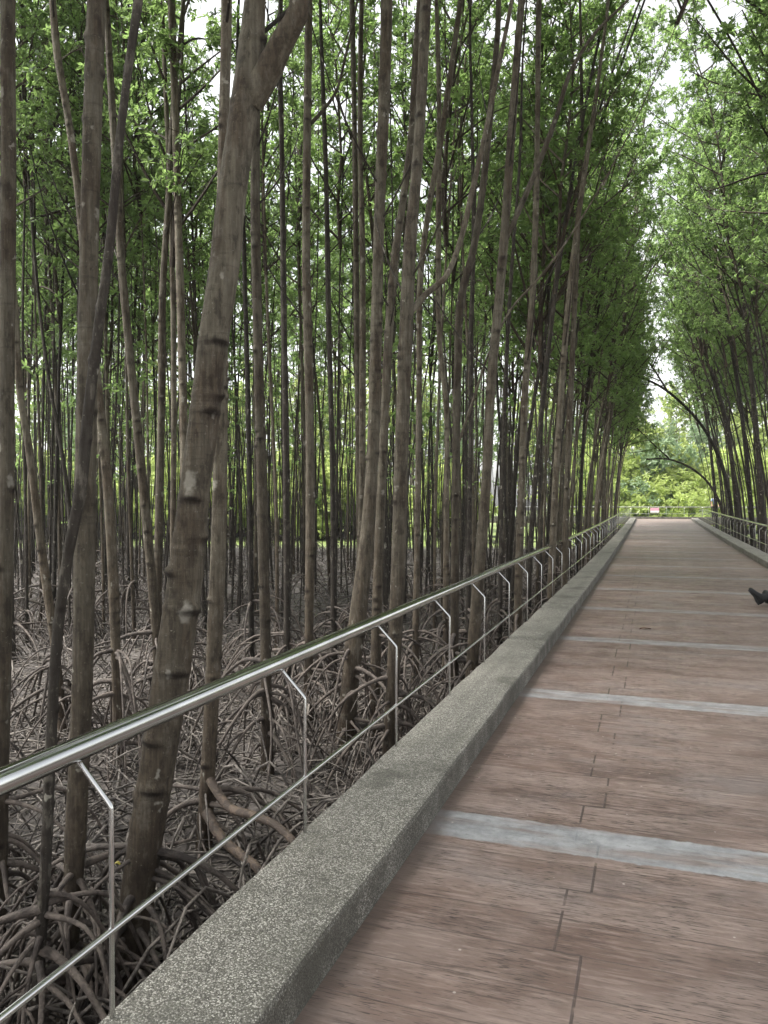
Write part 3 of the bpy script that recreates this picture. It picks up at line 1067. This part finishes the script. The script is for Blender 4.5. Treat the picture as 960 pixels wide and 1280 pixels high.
# right-hand side
RG = 'arching mangroves along the right railing'
hero(T, 'dark mangrove arching left over the walkway, tallest bow on the right', 33,
     [(822, 310, 4), (838, 345, 5), (862, 400, 6), (886, 455, 7), (903, 510, 8), (914, 570, 8), (922, 650, 9)], 51, bark=BARK_D, nroot=6, crown_z=9.5, top=12)
hero(T, 'thin dark mangrove bowing nearly level across the walkway, right side', 35,
     [(790, 468, 3), (820, 480, 4), (850, 502, 5), (878, 533, 5), (897, 568, 6), (910, 610, 7), (916, 655, 7)], 52, bark=BARK_D, nroot=6, crown_z=6.6, top=6.6)
hero(T, 'lowest bowed mangrove near the far end of the walkway, right side', 44,
     [(808, 574, 3), (835, 574, 3), (862, 584, 4), (884, 602, 4), (898, 625, 5), (906, 650, 6)], 53, bark=BARK_D, nroot=5, crown_z=4.0, top=3.8)
hero(T, 'upright mangrove cut by the right edge of the photo above the railing', 26,
     [(915, 260, 6), (930, 380, 7), (942, 500, 9), (950, 600, 10), (954, 660, 11)], 54, bark=BARK_D, nroot=6, crown_z=8, top=12)
hero(T, 'dark mangrove between the tallest bow and the right edge trunk', 28,
     [(880, 270, 4), (905, 380, 6), (922, 480, 7), (934, 580, 8), (940, 655, 9)], 55, bark=BARK_D, nroot=6, crown_z=8, top=12)
hero(T, 'slim upright mangrove at right, first one past the bowed stems', 43,
     [(862, 400, 4), (876, 480, 5), (888, 560, 5), (896, 650, 6)], 56, bark=BARK_D, nroot=5, crown_z=8, top=11)


# ------------------------------------------------------------------ the many slender trees
def bg_tree(x, y, label, group, r, Ht, rad, lean, p=1.6, cs=1.0, crown_z=None, nroot=6, bark=None, me=None, sides=9, top_keep=.35, name='mangrove_tree', roots=True, cat='tree'):
    z0 = float(mud_z(x, y))
    foot = np.array([x, y, z0])
    n = max(12, int(Ht / .09))
    t = np.linspace(0, 1, n)
    f1, f2 = r.uniform(3, 8, 2)
    wob = np.column_stack([np.sin(t * f1 + r.uniform(0, 6)), np.sin(t * f2 + r.uniform(0, 6))]) * r.uniform(.02, .08) * np.minimum(1, t * 4)[:, None]
    P = np.column_stack([lean[0] * t ** p + wob[:, 0], lean[1] * t ** p + wob[:, 1], t * Ht - .1])
    rd = rad * (1 - (1 - top_keep) * t) * (1 + .35 * np.exp(-t * 30))
    root = thing(name, label, cat, foot, group)
    mb = MB()
    trunk_tube(mb, P, rd, t * Ht, r, sides, 1.1, (.18, .5))
    mb.build('trunk', bark or (BARK if r.uniform() < .62 else BARK_D), root, True, 'scar_shade')
    cz = crown_z if crown_z is not None else Ht * .62
    pc, dv = path_at_z(P, min(cz, Ht - .4))
    place_crown(root, me or CROWNS[int(r.integers(0, 8))], pc, unit(dv + np.array([0, 0, 1.2])), cs, r.uniform(0, 6.28))
    if roots:
        mb = MB()
        root_tubes(mb, r, nroot, r.uniform(.7, 1.2), r.uniform(.8, 1.35), .018, lambda a, b: float(mud_z(a + x, b + y)) - z0, 5)
        mb.build('root_system', ROOT, root, True, 'tone')
    TREES.append((x, y))
    return root


r = np.random.default_rng(99)


def free(x, y, dmin):
    return all((x - a) ** 2 + (y - b) ** 2 > dmin * dmin for a, b in TREES)


# row along the left kerb
GL = 'mangroves lining the left railing'
k = 0
for y in np.arange(13.2, 51, 0.80):
    x = -1.95 - abs(r.normal()) * .55
    yy = y + r.uniform(-.3, .3)
    if not free(x, yy, .45):
        continue
    k += 1
    near = 'nearer' if y < 25 else ('midway' if y < 38 else 'distant')
    bg_tree(x, yy, f'slender mangrove in the {near} stretch of the row lining the left railing', GL + ' ' + near, r,
            r.uniform(10.5, 13.5), r.uniform(.032, .054), (r.uniform(.0, 2.6), r.uniform(-.5, .5)), 2.0, r.uniform(.95, 1.2),
            crown_z=r.uniform(4.2, 7.5), nroot=9)

# the body of the grove
zones = [(-400, 100, 'left of the lichen-blotched trunk'),
         (100, 300, 'behind the big forked trunk'),
         (300, 470, 'between the forked and the tall pale trunks'),
         (470, 620, 'behind the tall pale trunk'),
         (620, 900, 'right of the dark-limbed trunk')]
count = 0
tries = 0
while count < 150 and tries < 9000:
    tries += 1
    d = 9.5 + 33 * math.sqrt(r.uniform()) if r.uniform() < .8 else r.uniform(9.5, 20)
    px = r.uniform(-60, 800)
    P = at(px, 640, d)
    x, y = P[0], P[1]
    if x > -2.4 or y < 0 or not free(x, y, .62 if d < 20 else .8):
        continue
    zi = next(z for a, b, z in zones if a <= px < b)
    dep = 'midway into the grove' if d < 22 else 'deep in the grove'
    cz = r.uniform(5.4, 8.4) if d < 26 else r.uniform(7.2, 9.8)
    if r.uniform() < .05:
        cz = r.uniform(3.2, 5)
    bg_tree(x, y, f'slender mangrove {dep}, {zi}', f'slender mangroves {dep} {zi}', r,
            r.uniform(11, 14), r.uniform(.026, .050) if d < 22 else r.uniform(.030, .055), (r.normal() * .4, r.normal() * .4), 1.5,
            r.uniform(.8, 1.1), crown_z=cz, nroot=9 if d < 20 else 6, sides=9 if d < 18 else 7)
    count += 1

# right-hand grove, leaning in over the walk
count = 0
tries = 0
while count < 56 and tries < 4000:
    tries += 1
    y = r.uniform(9, 52)
    x = 3.4 + (0 if count < 26 else r.uniform(0, 1) * (1 + y * .09)) + r.uniform(0, .6)
    if not free(x, y, .7):
        continue
    band = 'nearer' if y < 28 else ('midway' if y < 42 else 'distant')
    bg_tree(x, y, f'slender mangrove in the {band} part of the right grove, leaning over the walkway', f'mangroves of the right grove, {band}', r,
            r.uniform(10.5, 13.5), r.uniform(.028, .048), (-r.uniform(.9, 3.7), r.uniform(-.8, .5)), 2.0, r.uniform(1.0, 1.25),
            crown_z=r.uniform(6.3, 8.5) if y < 30 else r.uniform(6.0, 9.0), nroot=5, bark=BARK_D)
    count += 1

# unseen trees added past the left edge to shade the railing and roots
count = 0
tries = 0
while count < 26 and tries < 2000:
    tries += 1
    x, y = r.uniform(-11, -2.6), r.uniform(-8, 5)
    q = pix((x, y, 0))
    if (q[2] > 0 and -120 < q[0] < 1000) or not free(x, y, .9):
        continue
    bg_tree(x, y, 'slender mangrove added outside the left edge to shade the railing and roots', 'added shade mangroves outside the left edge', r,
            r.uniform(10.5, 13), r.uniform(.03, .055), (r.uniform(-.3, .5), r.normal() * .3), 1.6, r.uniform(1.0, 1.25), crown_z=r.uniform(6, 8), nroot=6)
    count += 1

# slim stems fanning out above the right railing
count = 0
tries = 0
while count < 16 and tries < 2000:
    tries += 1
    d = r.uniform(29, 47)
    P = at(r.uniform(893, 965), 640, d)
    x, y = P[0], P[1]
    if x < 3.35 or not free(x, y, .4):
        continue
    bg_tree(x, y, 'very slim dark mangrove in the cluster fanning out above the right railing', 'slim mangroves fanning over the right railing', r,
            r.uniform(10.5, 13), r.uniform(.022, .036), (-r.uniform(.8, 3.4), r.uniform(-.4, .4)), 1.8, r.uniform(.85, 1.1),
            crown_z=r.uniform(6.5, 9), nroot=5, bark=BARK_D)
    count += 1

# ------------------------------------------------------------------ open land beyond: bushes and light trees
bl = {0: 'broad yellow-green bush', 1: 'tall yellow-green bush', 2: 'bluish green bush', 3: 'low wide yellow-green bush'}


def bush(x, y, kind, s, where, grp):
    z0 = float(mud_z(x, y)) - .05
    root = thing('bush', f'{bl[kind]} {where}', 'bush', (x, y, z0), grp)
    o = bpy.data.objects.new('foliage', BUSH[kind])
    COL.objects.link(o)
    o.parent = root
    o.scale = (s, s, s * r.uniform(.85, 1.15))
    o.rotation_euler = (0, 0, r.uniform(0, 6.28))
    return root


for i in range(54):
    px = -70 + i * 16 + r.uniform(-10, 10)
    d = r.uniform(50, 60)
    P = at(px, 640, d)
    if P[0] > -11 or (P[1] > 50 and P[0] > -18):
        continue
    kd = int(r.choice([0, 1, 1, 3, 0]))
    bush(P[0], P[1], kd, r.uniform(1.3, 2.0), 'in the bright clearing beyond the left grove', 'bushes beyond the left grove ' + bl[kd])
for i in range(26):
    px = 735 + i * 9 + r.uniform(-6, 6)
    d = r.uniform(63, 72)
    P = at(px, 640, d)
    kd = 2 if 785 < px < 825 and i % 2 else int(r.choice([0, 1, 3]))
    bush(P[0], P[1], kd, r.uniform(.8, 1.3) * (1 + .16 * (d - 63)), 'behind the railing at the far end of the walkway', 'bushes beyond the far railing ' + bl[kd])
for i in range(38):
    px = (-50 + i * 31 if i < 22 else 650 + (i - 22) * 22) + r.uniform(-12, 12)
    d = r.uniform(66, 84) if px < 700 else r.uniform(84, 100)
    P = at(px, 640, d)
    w = 'left' if px < 600 else 'walkway end'
    bg_tree(P[0], P[1], f'light green leafy tree far beyond the {"left grove" if px < 600 else "end of the walkway"}', 'far leafy trees ' + w, r,
            r.uniform(8, 10), .12, (r.normal() * .4, r.normal() * .4), 1.5, r.uniform(.85, 1.35), crown_z=r.uniform(2.0, 4.2), me=CROWNS_Y[int(r.integers(0, 3))],
            name='leafy_tree', roots=False)

# ------------------------------------------------------------------ thicket of thin poles at the back of the grove
mb = MB()
K = 700
dd_ = 13 + 31 * r.uniform(0, 1, K) ** .8
px = r.uniform(-90, 745, K)
B = np.array([at(a, 640, b) for a, b in zip(px, dd_)])
B = B[(B[:, 0] < -3.0) & (B[:, 1] < 54)]
K = len(B)
t = np.linspace(0, 1, 9)
Hh = r.uniform(6, 12, K)
ln = r.normal(size=(K, 2)) * .45
X = B[:, 0:1] + ln[:, 0:1] * t ** 1.4 + .06 * np.sin(t * 7 + r.uniform(0, 6, K)[:, None])
Y = B[:, 1:2] + ln[:, 1:2] * t ** 1.4
Z = mud_z(B[:, 0], B[:, 1])[:, None] - .1 + Hh[:, None] * t
P = np.stack([X, Y, Z], -1)
mb.tubes(P, r.uniform(.014, .034, K)[:, None] * (1 - .6 * t)[None], 5, ref=(.2, 1, 0), mat=0, cap=False)
m_ = 5
tips = P[np.repeat(np.arange(K), m_), r.integers(4, 9, K * m_)] + r.normal(size=(K * m_, 3)) * np.array([.55, .55, .5])
rosettes(mb, tips, r.normal(size=(K * m_, 3)) * .5 + np.array([0, 0, .6]), r, 7, (.11, .18), 1)
tag(mb.build('thicket', [BARK_D, LEAF], None, False, 'tone'), 'mass of countless thin poles with sparse leaves filling the grove', 'thicket', kind='stuff')

# ------------------------------------------------------------------ tangle of dead sticks and rootlets on the mud
mb = MB()
K = 9000
t = np.linspace(0, 1, 7)
dep = 2.2 + 36 * r.uniform(0, 1, K) ** 1.5
px = r.uniform(-90, 800, K)
base = np.array([at(a, 640, b) for a, b in zip(px, dep)])
ok = (base[:, 0] < -1.55)
base = base[ok]
K = len(base)
az = r.uniform(0, 2 * PI, K)
L = r.uniform(.25, 1.3, K)
arch = np.where(r.uniform(0, 1, K) < .6, r.uniform(.0, .10, K), r.uniform(.08, .5, K))
dx = np.cos(az)[:, None] * L[:, None] * (t - .5)
dy = np.sin(az)[:, None] * L[:, None] * (t - .5)
cv = r.normal(size=K)[:, None] * .12 * np.sin(t * PI)[None]
X = base[:, 0:1] + dx - np.sin(az)[:, None] * cv
Y = base[:, 1:2] + dy + np.cos(az)[:, None] * cv
Z = mud_z(X, Y) + .02 + arch[:, None] * (np.sin(t * PI)[None] - .12) + r.uniform(-.02, .05, K)[:, None]
tilt = np.where(r.uniform(0, 1, K) < .22, r.uniform(-.6, .6, K), 0)
Z = np.maximum(Z + tilt[:, None] * t[None] * .7, mud_z(X, Y) - .05)
X = np.minimum(X, -1.42)
P = np.stack([X, Y, Z], -1)
rad = (r.uniform(.004, .013, K) * (1 + dep[ok] * .012))[:, None] * (1 - .45 * t)[None]
mb.tubes(P, rad, 5, ref=np.column_stack([-np.sin(az), np.cos(az), np.full(K, .15)]), cap=False, tones=r.uniform(0, 1, K) ** 1.6)
o = mb.build('stick_litter', STICK, None, True, 'tone')
tag(o, 'tangle of grey dead sticks and rootlets lying on the mud under the mangroves', 'sticks', kind='stuff')


# ------------------------------------------------------------------ fallen leaves
def leaf_obj(label, p, col, L, az, tilt=.15):
    mb = MB()
    n = 9
    s = np.linspace(0, 1, n)
    w = L * .21 * np.sin(s * PI) ** .7 + .0008
    V, f = [], []
    for i in range(n):
        zc_ = .012 * math.sin(s[i] * PI) * tilt * 8 + .002
        V += [(s[i] * L, -w[i], zc_ + .006), (s[i] * L, 0, zc_), (s[i] * L, w[i], zc_ + .006)]
        V += [(s[i] * L, -w[i], zc_ + .0075), (s[i] * L, 0, zc_ + .0015), (s[i] * L, w[i], zc_ + .0075)]
    for i in range(n - 1):
        a, b = i * 6, (i + 1) * 6
        f += [(a, a + 1, b + 1, b), (a + 1, a + 2, b + 2, b + 1), (a + 3, b + 3, b + 4, a + 4), (a + 4, b + 4, b + 5, a + 5),
              (a, b, b + 3, a + 3), (a + 2, a + 5, b + 5, b + 2)]
    mb.add(V, f)
    o = mb.build('fallen_leaf', col)
    o.location = p
    o.rotation_euler = (0, tilt * .3, az)
    return tag(o, label, 'leaf')


DRY = plain('dry_leaf', (0.10, 0.045, 0.025), .6)
YEL = plain('yellow_leaf', (0.36, 0.30, 0.05), .5)


def on_deck(x, y):
    v = fwd + rgt * (x - 480) / F - upv * (y - 640) / F
    return CAM + v * (EYE / -v[2])


leaf_obj('small curled brown leaf alone on the middle of the deck', on_deck(806, 787) + np.array([-.06, 0, 0]), DRY, .15, .5, .12)
p = at(140, 1085, 4.35)
leaf_obj('yellow leaf caught among roots behind the first railing post', (p[0], p[1], p[2]), YEL, .055, .3, .3)
p = at(310, 826, 10.8)
leaf_obj('yellowed leaf lying on the open mud patch past the ridged trunk', (p[0], p[1], float(mud_z(p[0], p[1])) + .03), YEL, .12, 1.2, .2)


# ------------------------------------------------------------------ people
def skin_obj(name, verts, edges, mat, parent, sub=2):
    """verts: (x, y, z, r)"""
    me = bpy.data.meshes.new(name)
    me.from_pydata([v[:3] for v in verts], edges, [])
    o = bpy.data.objects.new(name, me)
    COL.objects.link(o)
    o.parent = parent
    md = o.modifiers.new('skin', 'SKIN')
    md.use_smooth_shade = True
    me.skin_vertices  # layer is created by the modifier
    if not me.skin_vertices:
        import bmesh
        bm = bmesh.new()
        bm.from_mesh(me)
        bm.verts.layers.skin.verify()
        bm.to_mesh(me)
        bm.free()
    for i, v in enumerate(verts):
        sv = me.skin_vertices[0].data[i]
        sv.radius = (v[3], v[4] if len(v) > 4 else v[3])
        sv.use_root = i == 0
    s = o.modifiers.new('sub', 'SUBSURF')
    s.levels = s.render_levels = sub
    me.materials.append(mat)
    return o


SKIN = plain('skin', (0.36, 0.20, 0.13), .5, .08)
HAIR = plain('hair', (0.012, 0.010, 0.009), .45)
BLACK = plain('black_cloth', (0.020, 0.020, 0.022), .8)
TROUS = plain('charcoal_cloth', (0.012, 0.012, 0.013), .85)
BLUE = plain('pale_blue_cloth', (0.24, 0.32, 0.45), .85)
SHOE = plain('black_shoe', (0.003, 0.003, 0.0035), .6)
SOLE = plain('shoe_sole', (0.009, 0.009, 0.009), .7)


def finger_chain(hand, d, side, up, L=.075, r0=.008):
    """five separate slightly bent fingers for a hand whose palm ends at `hand`"""
    V, E = [], []
    d, side, up = map(np.array, (d, side, up))
    for i, (o, l) in enumerate(((-.030, .85), (-.010, 1.0), (.010, .95), (.030, .75))):
        b = np.array(hand) + side * o
        n = len(V)
        for k_, (a, dn) in enumerate(((-.02, 0), (.35, .004), (.7, .016), (1.0, .034))):
            V.append((*(b + d * L * l * a - up * dn), r0 * (1 - .08 * k_)))
        E += [(n, n + 1), (n + 1, n + 2), (n + 2, n + 3)]
    b = np.array(hand) - d * .055 - side * .03
    n = len(V)
    for k_, q in enumerate((b + side * .012, b - side * .022 + d * .02, b - side * .034 + d * .05)):
        V.append((*q, .0095 - .001 * k_))
    E += [(n, n + 1), (n + 1, n + 2)]
    return V, E


def shoe(parent, heel, toe_dir, up_dir, L=.27):
    """lofted shoe: heel point, direction to toe, direction out of the foot top"""
    toe_dir = unit(np.array(toe_dir, float))
    up_dir = unit(np.array(up_dir, float) - toe_dir * np.dot(up_dir, toe_dir))
    sd = np.cross(toe_dir, up_dir)
    secs = [(-.01, .028, .075, .02), (.0, .036, .115, .0), (.05, .040, .135, .0), (.09, .041, .130, .004), (.13, .045, .105, .008), (.18, .050, .082, .002),
            (.22, .049, .070, .0), (.25, .040, .060, .004), (.27, .022, .046, .014)]
    mb = MB()
    n = 14
    V, f = [], []
    for (s, hw, h, b0) in secs:
        for k_ in range(n):
            a = 2 * PI * k_ / n
            c, s_ = math.cos(a), math.sin(a)
            x = hw * math.copysign(abs(c) ** .7, c)
            z = b0 + (h - b0) * (.5 + .5 * math.copysign(abs(s_) ** .75, s_))
            V.append(heel + toe_dir * s * L / .27 + sd * x + up_dir * z)
    for i in range(len(secs) - 1):
        for k_ in range(n):
            f.append((i * n + k_, i * n + (k_ + 1) % n, (i + 1) * n + (k_ + 1) % n, (i + 1) * n + k_))
    for e, sg in ((0, 1), (len(secs) - 1, -1)):
        for a in range(n // 2 - 1):
            q = (e * n + a, e * n + a + 1, e * n + n - 2 - a, e * n + n - 1 - a)
            f.append(q if sg < 0 else q[::-1])
    mb.add(V, f)
    o = mb.build('shoe', SHOE, parent)
    # sole strip with a low heel
    m2 = MB()
    V, f = [], []
    for (s, hw, h, b0) in secs[1:-1]:
        ho = -.018 if s < .07 else (-.006 if s > .1 else -.010)
        for x, z in ((-hw * 1.02, b0 + .012), (hw * 1.02, b0 + .012), (hw * 1.02, b0 + ho), (-hw * 1.02, b0 + ho)):
            V.append(heel + toe_dir * s * L / .27 + sd * x + up_dir * z)
    for i in range(len(secs) - 3):
        for k_ in range(4):
            f.append((i * 4 + k_, i * 4 + (k_ + 1) % 4, (i + 1) * 4 + (k_ + 1) % 4, (i + 1) * 4 + k_))
    q = (len(secs) - 3) * 4
    f += [(3, 2, 1, 0), (q, q + 1, q + 2, q + 3)]
    m2.add(V, f)
    m2.build('sole', SOLE, o, False)
    return o


# seated person: only the outstretched foot reaches into the frame
SP = np.array([2.32, 12.42, 0.0])
person = thing('person', 'seated person cut by the right edge, only a black shoe and dark trouser leg showing', 'person', SP)
hip = [(0, -.10, .13), (0, .10, .13)]
ankle = [np.array([1.505 - 2.32, 12.36 - 12.42 - .02, .105]), np.array([1.66 - 2.32, .16, .105])]
knee = [np.array([-.42, -.09, .27]), np.array([-.37, .14, .25])]
V = [(0, 0, .14, .12, .13), (.05, 0, .30, .115, .14), (.09, 0, .46, .12, .16), (.09, 0, .56, .08, .10), (.085, 0, .64, .052), (.07, 0, .72, .075, .07), (.065, 0, .80, .085, .078), (.07, 0, .87, .06)]
E = [(0, 1), (1, 2), (2, 3), (3, 4), (4, 5), (5, 6), (6, 7)]
for s, (h, kn, an) in zip((-1, 1), zip(hip, knee, ankle)):
    i = len(V)
    V += [(*h, .085), (*kn, .058), (*((kn + an) / 2 + np.array([0, 0, .0])), .052), (*an, .038)]
    E += [(0, i), (i, i + 1), (i + 1, i + 2), (i + 2, i + 3)]
for s in (-1, 1):
    i = len(V)
    V += [(.09, s * .17, .55, .052), (.26, s * .22, .33, .042), (.30, s * .24, .12, .03), (.31, s * .245, .05, .028, .018)]
    E += [(3, i), (i, i + 1), (i + 1, i + 2), (i + 2, i + 3)]
skin_obj('body', V, E, SKIN, person)
for s in (-1, 1):
    fv, fe = finger_chain((.33, s * .25, .028), (1, s * .1, 0), (0, s * 1.0, 0), (0, 0, 1))
    skin_obj('hand', fv, fe, SKIN, person, 1)
V = [(0, 0, .14, .135, .145), (.03, 0, .24, .125, .15)]
E = [(0, 1)]
for h, kn, an in zip(hip, knee, ankle):
    i = len(V)
    e = an + (an - kn) * -.02
    V += [(*h, .098), (*((np.array(h) + kn) / 2), .083), (*kn, .072), (*((kn + e) / 2), .068), (*e, .066)]
    E += [(0, i), (i, i + 1), (i + 1, i + 2), (i + 2, i + 3), (i + 3, i + 4)]
skin_obj('trousers', V, E, TROUS, person)
V = [(.02, 0, .22, .13, .155), (.05, 0, .32, .13, .155), (.09, 0, .47, .132, .17), (.09, 0, .56, .09, .115), (.087, 0, .60, .06)]
E = [(0, 1), (1, 2), (2, 3), (3, 4)]
for s in (-1, 1):
    i = len(V)
    V += [(.09, s * .17, .55, .065), (.20, s * .205, .41, .06)]
    E += [(3, i), (i, i + 1)]
skin_obj('shirt', V, E, BLACK, person)
skin_obj('hair', [(.085, 0, .83, .092), (.075, 0, .885, .068), (.115, 0, .77, .06)], [(0, 1), (0, 2)], HAIR, person)
skin_obj('nose', [(-.018, 0, .775, .014), (-.03, 0, .757, .012)], [(0, 1)], SKIN, person, 1)
shoe(person, np.array([ankle[0][0] - .02, ankle[0][1], .03]), (-.58, -.05, .81), (.81, 0.05, .58), .262)
shoe(person, np.array([ankle[1][0] - .03, ankle[1][1] - .03, .035]), (-.05, .85, .42), (.3, -.4, .85), .27)

# standing person far off behind the right railing
PX = at(884, 640, 60.0)
zc2 = float(zdeck(YEND))
PP = np.array([PX[0], YEND + 2.2, zc2])
far_p = thing('person', 'distant standing person in pale blue top and dark cap at the walkway end', 'person', PP)
V = [(0, 0, .95, .14, .11), (0, 0, 1.15, .13, .10), (0, 0, 1.36, .16, .10), (0, 0, 1.44, .09, .08), (0, 0, 1.50, .052), (0, -.01, 1.58, .07, .08), (0, -.01, 1.66, .078, .09), (0, 0, 1.73, .055)]
E = [(i, i + 1) for i in range(7)]
for s in (-1, 1):
    i = len(V)
    V += [(s * .09, 0, .88, .08), (s * .10, -.02, .48, .055), (s * .10, .01, .25, .05), (s * .10, 0, .08, .04), (s * .10, -.13, .035, .034)]
    E += [(0, i), (i, i + 1), (i + 1, i + 2), (i + 2, i + 3), (i + 3, i + 4)]
    i = len(V)
    V += [(s * .19, 0, 1.40, .05), (s * .24, -.02, 1.14, .04), (s * .22, -.14, .94, .03), (s * .21, -.19, .88, .03)]
    E += [(3, i), (i, i + 1), (i + 1, i + 2), (i + 2, i + 3)]
skin_obj('body', V, E, SKIN, far_p)
V = [(0, 0, .97, .16, .13), (0, 0, 1.15, .145, .12), (0, 0, 1.36, .17, .12), (0, 0, 1.45, .09, .085)]
E = [(0, 1), (1, 2), (2, 3)]
for s in (-1, 1):
    i = len(V)
    V += [(s * .19, 0, 1.40, .065), (s * .225, -.01, 1.22, .056)]
    E += [(2, i), (i, i + 1)]
skin_obj('shirt', V, E, BLUE, far_p)
V = [(0, 0, .95, .155, .125)]
E = []
for s in (-1, 1):
    i = len(V)
    V += [(s * .09, 0, .86, .095), (s * .10, -.02, .48, .075), (s * .10, 0, .12, .062)]
    E += [(0, i), (i, i + 1), (i + 1, i + 2)]
skin_obj('trousers', V, E, TROUS, far_p)
skin_obj('cap', [(0, 0, 1.70, .098), (0, 0, 1.745, .075), (0, -.15, 1.69, .05, .02)], [(0, 1), (0, 2)], HAIR, far_p)

# ------------------------------------------------------------------ small signs
PINK = plain('pink_paint', (0.70, 0.36, 0.45), .5, .1)
WHITE = plain('white_paint', (0.78, 0.77, 0.75), .5, .06)
sx = at(818, 640, 60)[0]
sg = thing('sign', 'small pink and white sign hung on the far railing at the end of the walkway', 'sign', (sx, YEND + 3.32, zc + .62))
mb = MB()
mb.box(-.30, .30, -.012, .012, -.17, .17)
mb.build('board', WHITE, sg, False)
mb = MB()
mb.box(-.30, .30, -.016, -.0125, -.02, .17)
mb.build('pink_panel', PINK, sg, False)
p = at(943, 664, 31)
sg = thing('marker_board', 'small white upright board glimpsed through the right railing', 'board', (p[0], p[1], float(mud_z(p[0], p[1]))))
mb = MB()
zt = p[2] - float(mud_z(p[0], p[1]))
mb.box(-.05, .05, -.012, .012, zt - .2, zt + .22)
mb.build('board', WHITE, sg, False)
mb = MB()
mb.tubes([(0, .035, -.2), (0, .035, zt * .5), (0, .035, zt + .15)], .022, 8, ref=(0, 1, 0))
mb.build('post', STEEL, sg)

# ------------------------------------------------------------------ light
w = bpy.data.worlds.new('World')
scene.world = w
w.use_nodes = True
nt = w.node_tree
k = NT(nt)
bg = nt.nodes['Background']
sky = k.n('ShaderNodeTexSky', sky_type='NISHITA', sun_disc=False)
SUN_EL, SUN_AZ = R(60), R(-112)       # azimuth from +Y towards +X
sky.sun_elevation = SUN_EL
sky.sun_rotation = SUN_AZ
sky.air_density = 1.0
sky.dust_density = 4.0
bw = k.n('ShaderNodeRGBToBW')
nt.links.new(sky.outputs[0], bw.inputs[0])
# overcast: the blue washed out by a veil of cloud
cl = k.noise(k.scale(k.coord('Generated'), (1, 1, 2.5)), 2.2, 6, .6)
veil = k.step(cl, .3, .7, .82, .96)
comb = k.n('ShaderNodeCombineColor')
for i, f in enumerate((1.0, 1.0, 0.985)):
    k.set(comb.inputs[i], k.math('MULTIPLY', bw.outputs[0], f))
k.set(bg.inputs[0], k.mix(veil, sky.outputs[0], comb.outputs[0]))
bg.inputs[1].default_value = 0.15
sd = bpy.data.lights.new('sun', 'SUN')
sd.energy = 1.5
sd.angle = R(14)
sd.color = (1, .96, .9)
so = bpy.data.objects.new('sun', sd)
COL.objects.link(so)
dirv = Vector((math.sin(SUN_AZ) * math.cos(SUN_EL), math.cos(SUN_AZ) * math.cos(SUN_EL), math.sin(SUN_EL)))
so.rotation_euler = dirv.to_track_quat('Z', 'Y').to_euler()
so.location = (0, 0, 30)

# ------------------------------------------------------------------ thin haze volume, added to lift the far end
HZ = 0.0005
me = bpy.data.meshes.new('haze')
hb = MB()
hb.box(-262, 262, -262, 262, -3.0, 34)
hm = bpy.data.materials.new('added_haze')
hm.use_nodes = True
hm.node_tree.nodes.clear()
ho = hm.node_tree.nodes.new('ShaderNodeOutputMaterial')
hv = hm.node_tree.nodes.new('ShaderNodeVolumePrincipled')
hv.inputs['Color'].default_value = (.95, .97, .95, 1)
hv.inputs['Density'].default_value = HZ
hv.inputs['Anisotropy'].default_value = .2
hm.node_tree.links.new(hv.outputs[0], ho.inputs['Volume'])
hz = hb.build('haze', hm, None, False)
tag(hz, kind='stuff')

vs = scene.view_settings
vs.view_transform = 'Standard'
vs.look = 'None'
vs.gamma = 1
vs.exposure = 2.08
cy = scene.cycles
cy.max_bounces = 7
cy.diffuse_bounces = 4
cy.glossy_bounces = 3
cy.transmission_bounces = 5
cy.transparent_max_bounces = 4
cy.caustics_reflective = False
cy.caustics_refractive = False
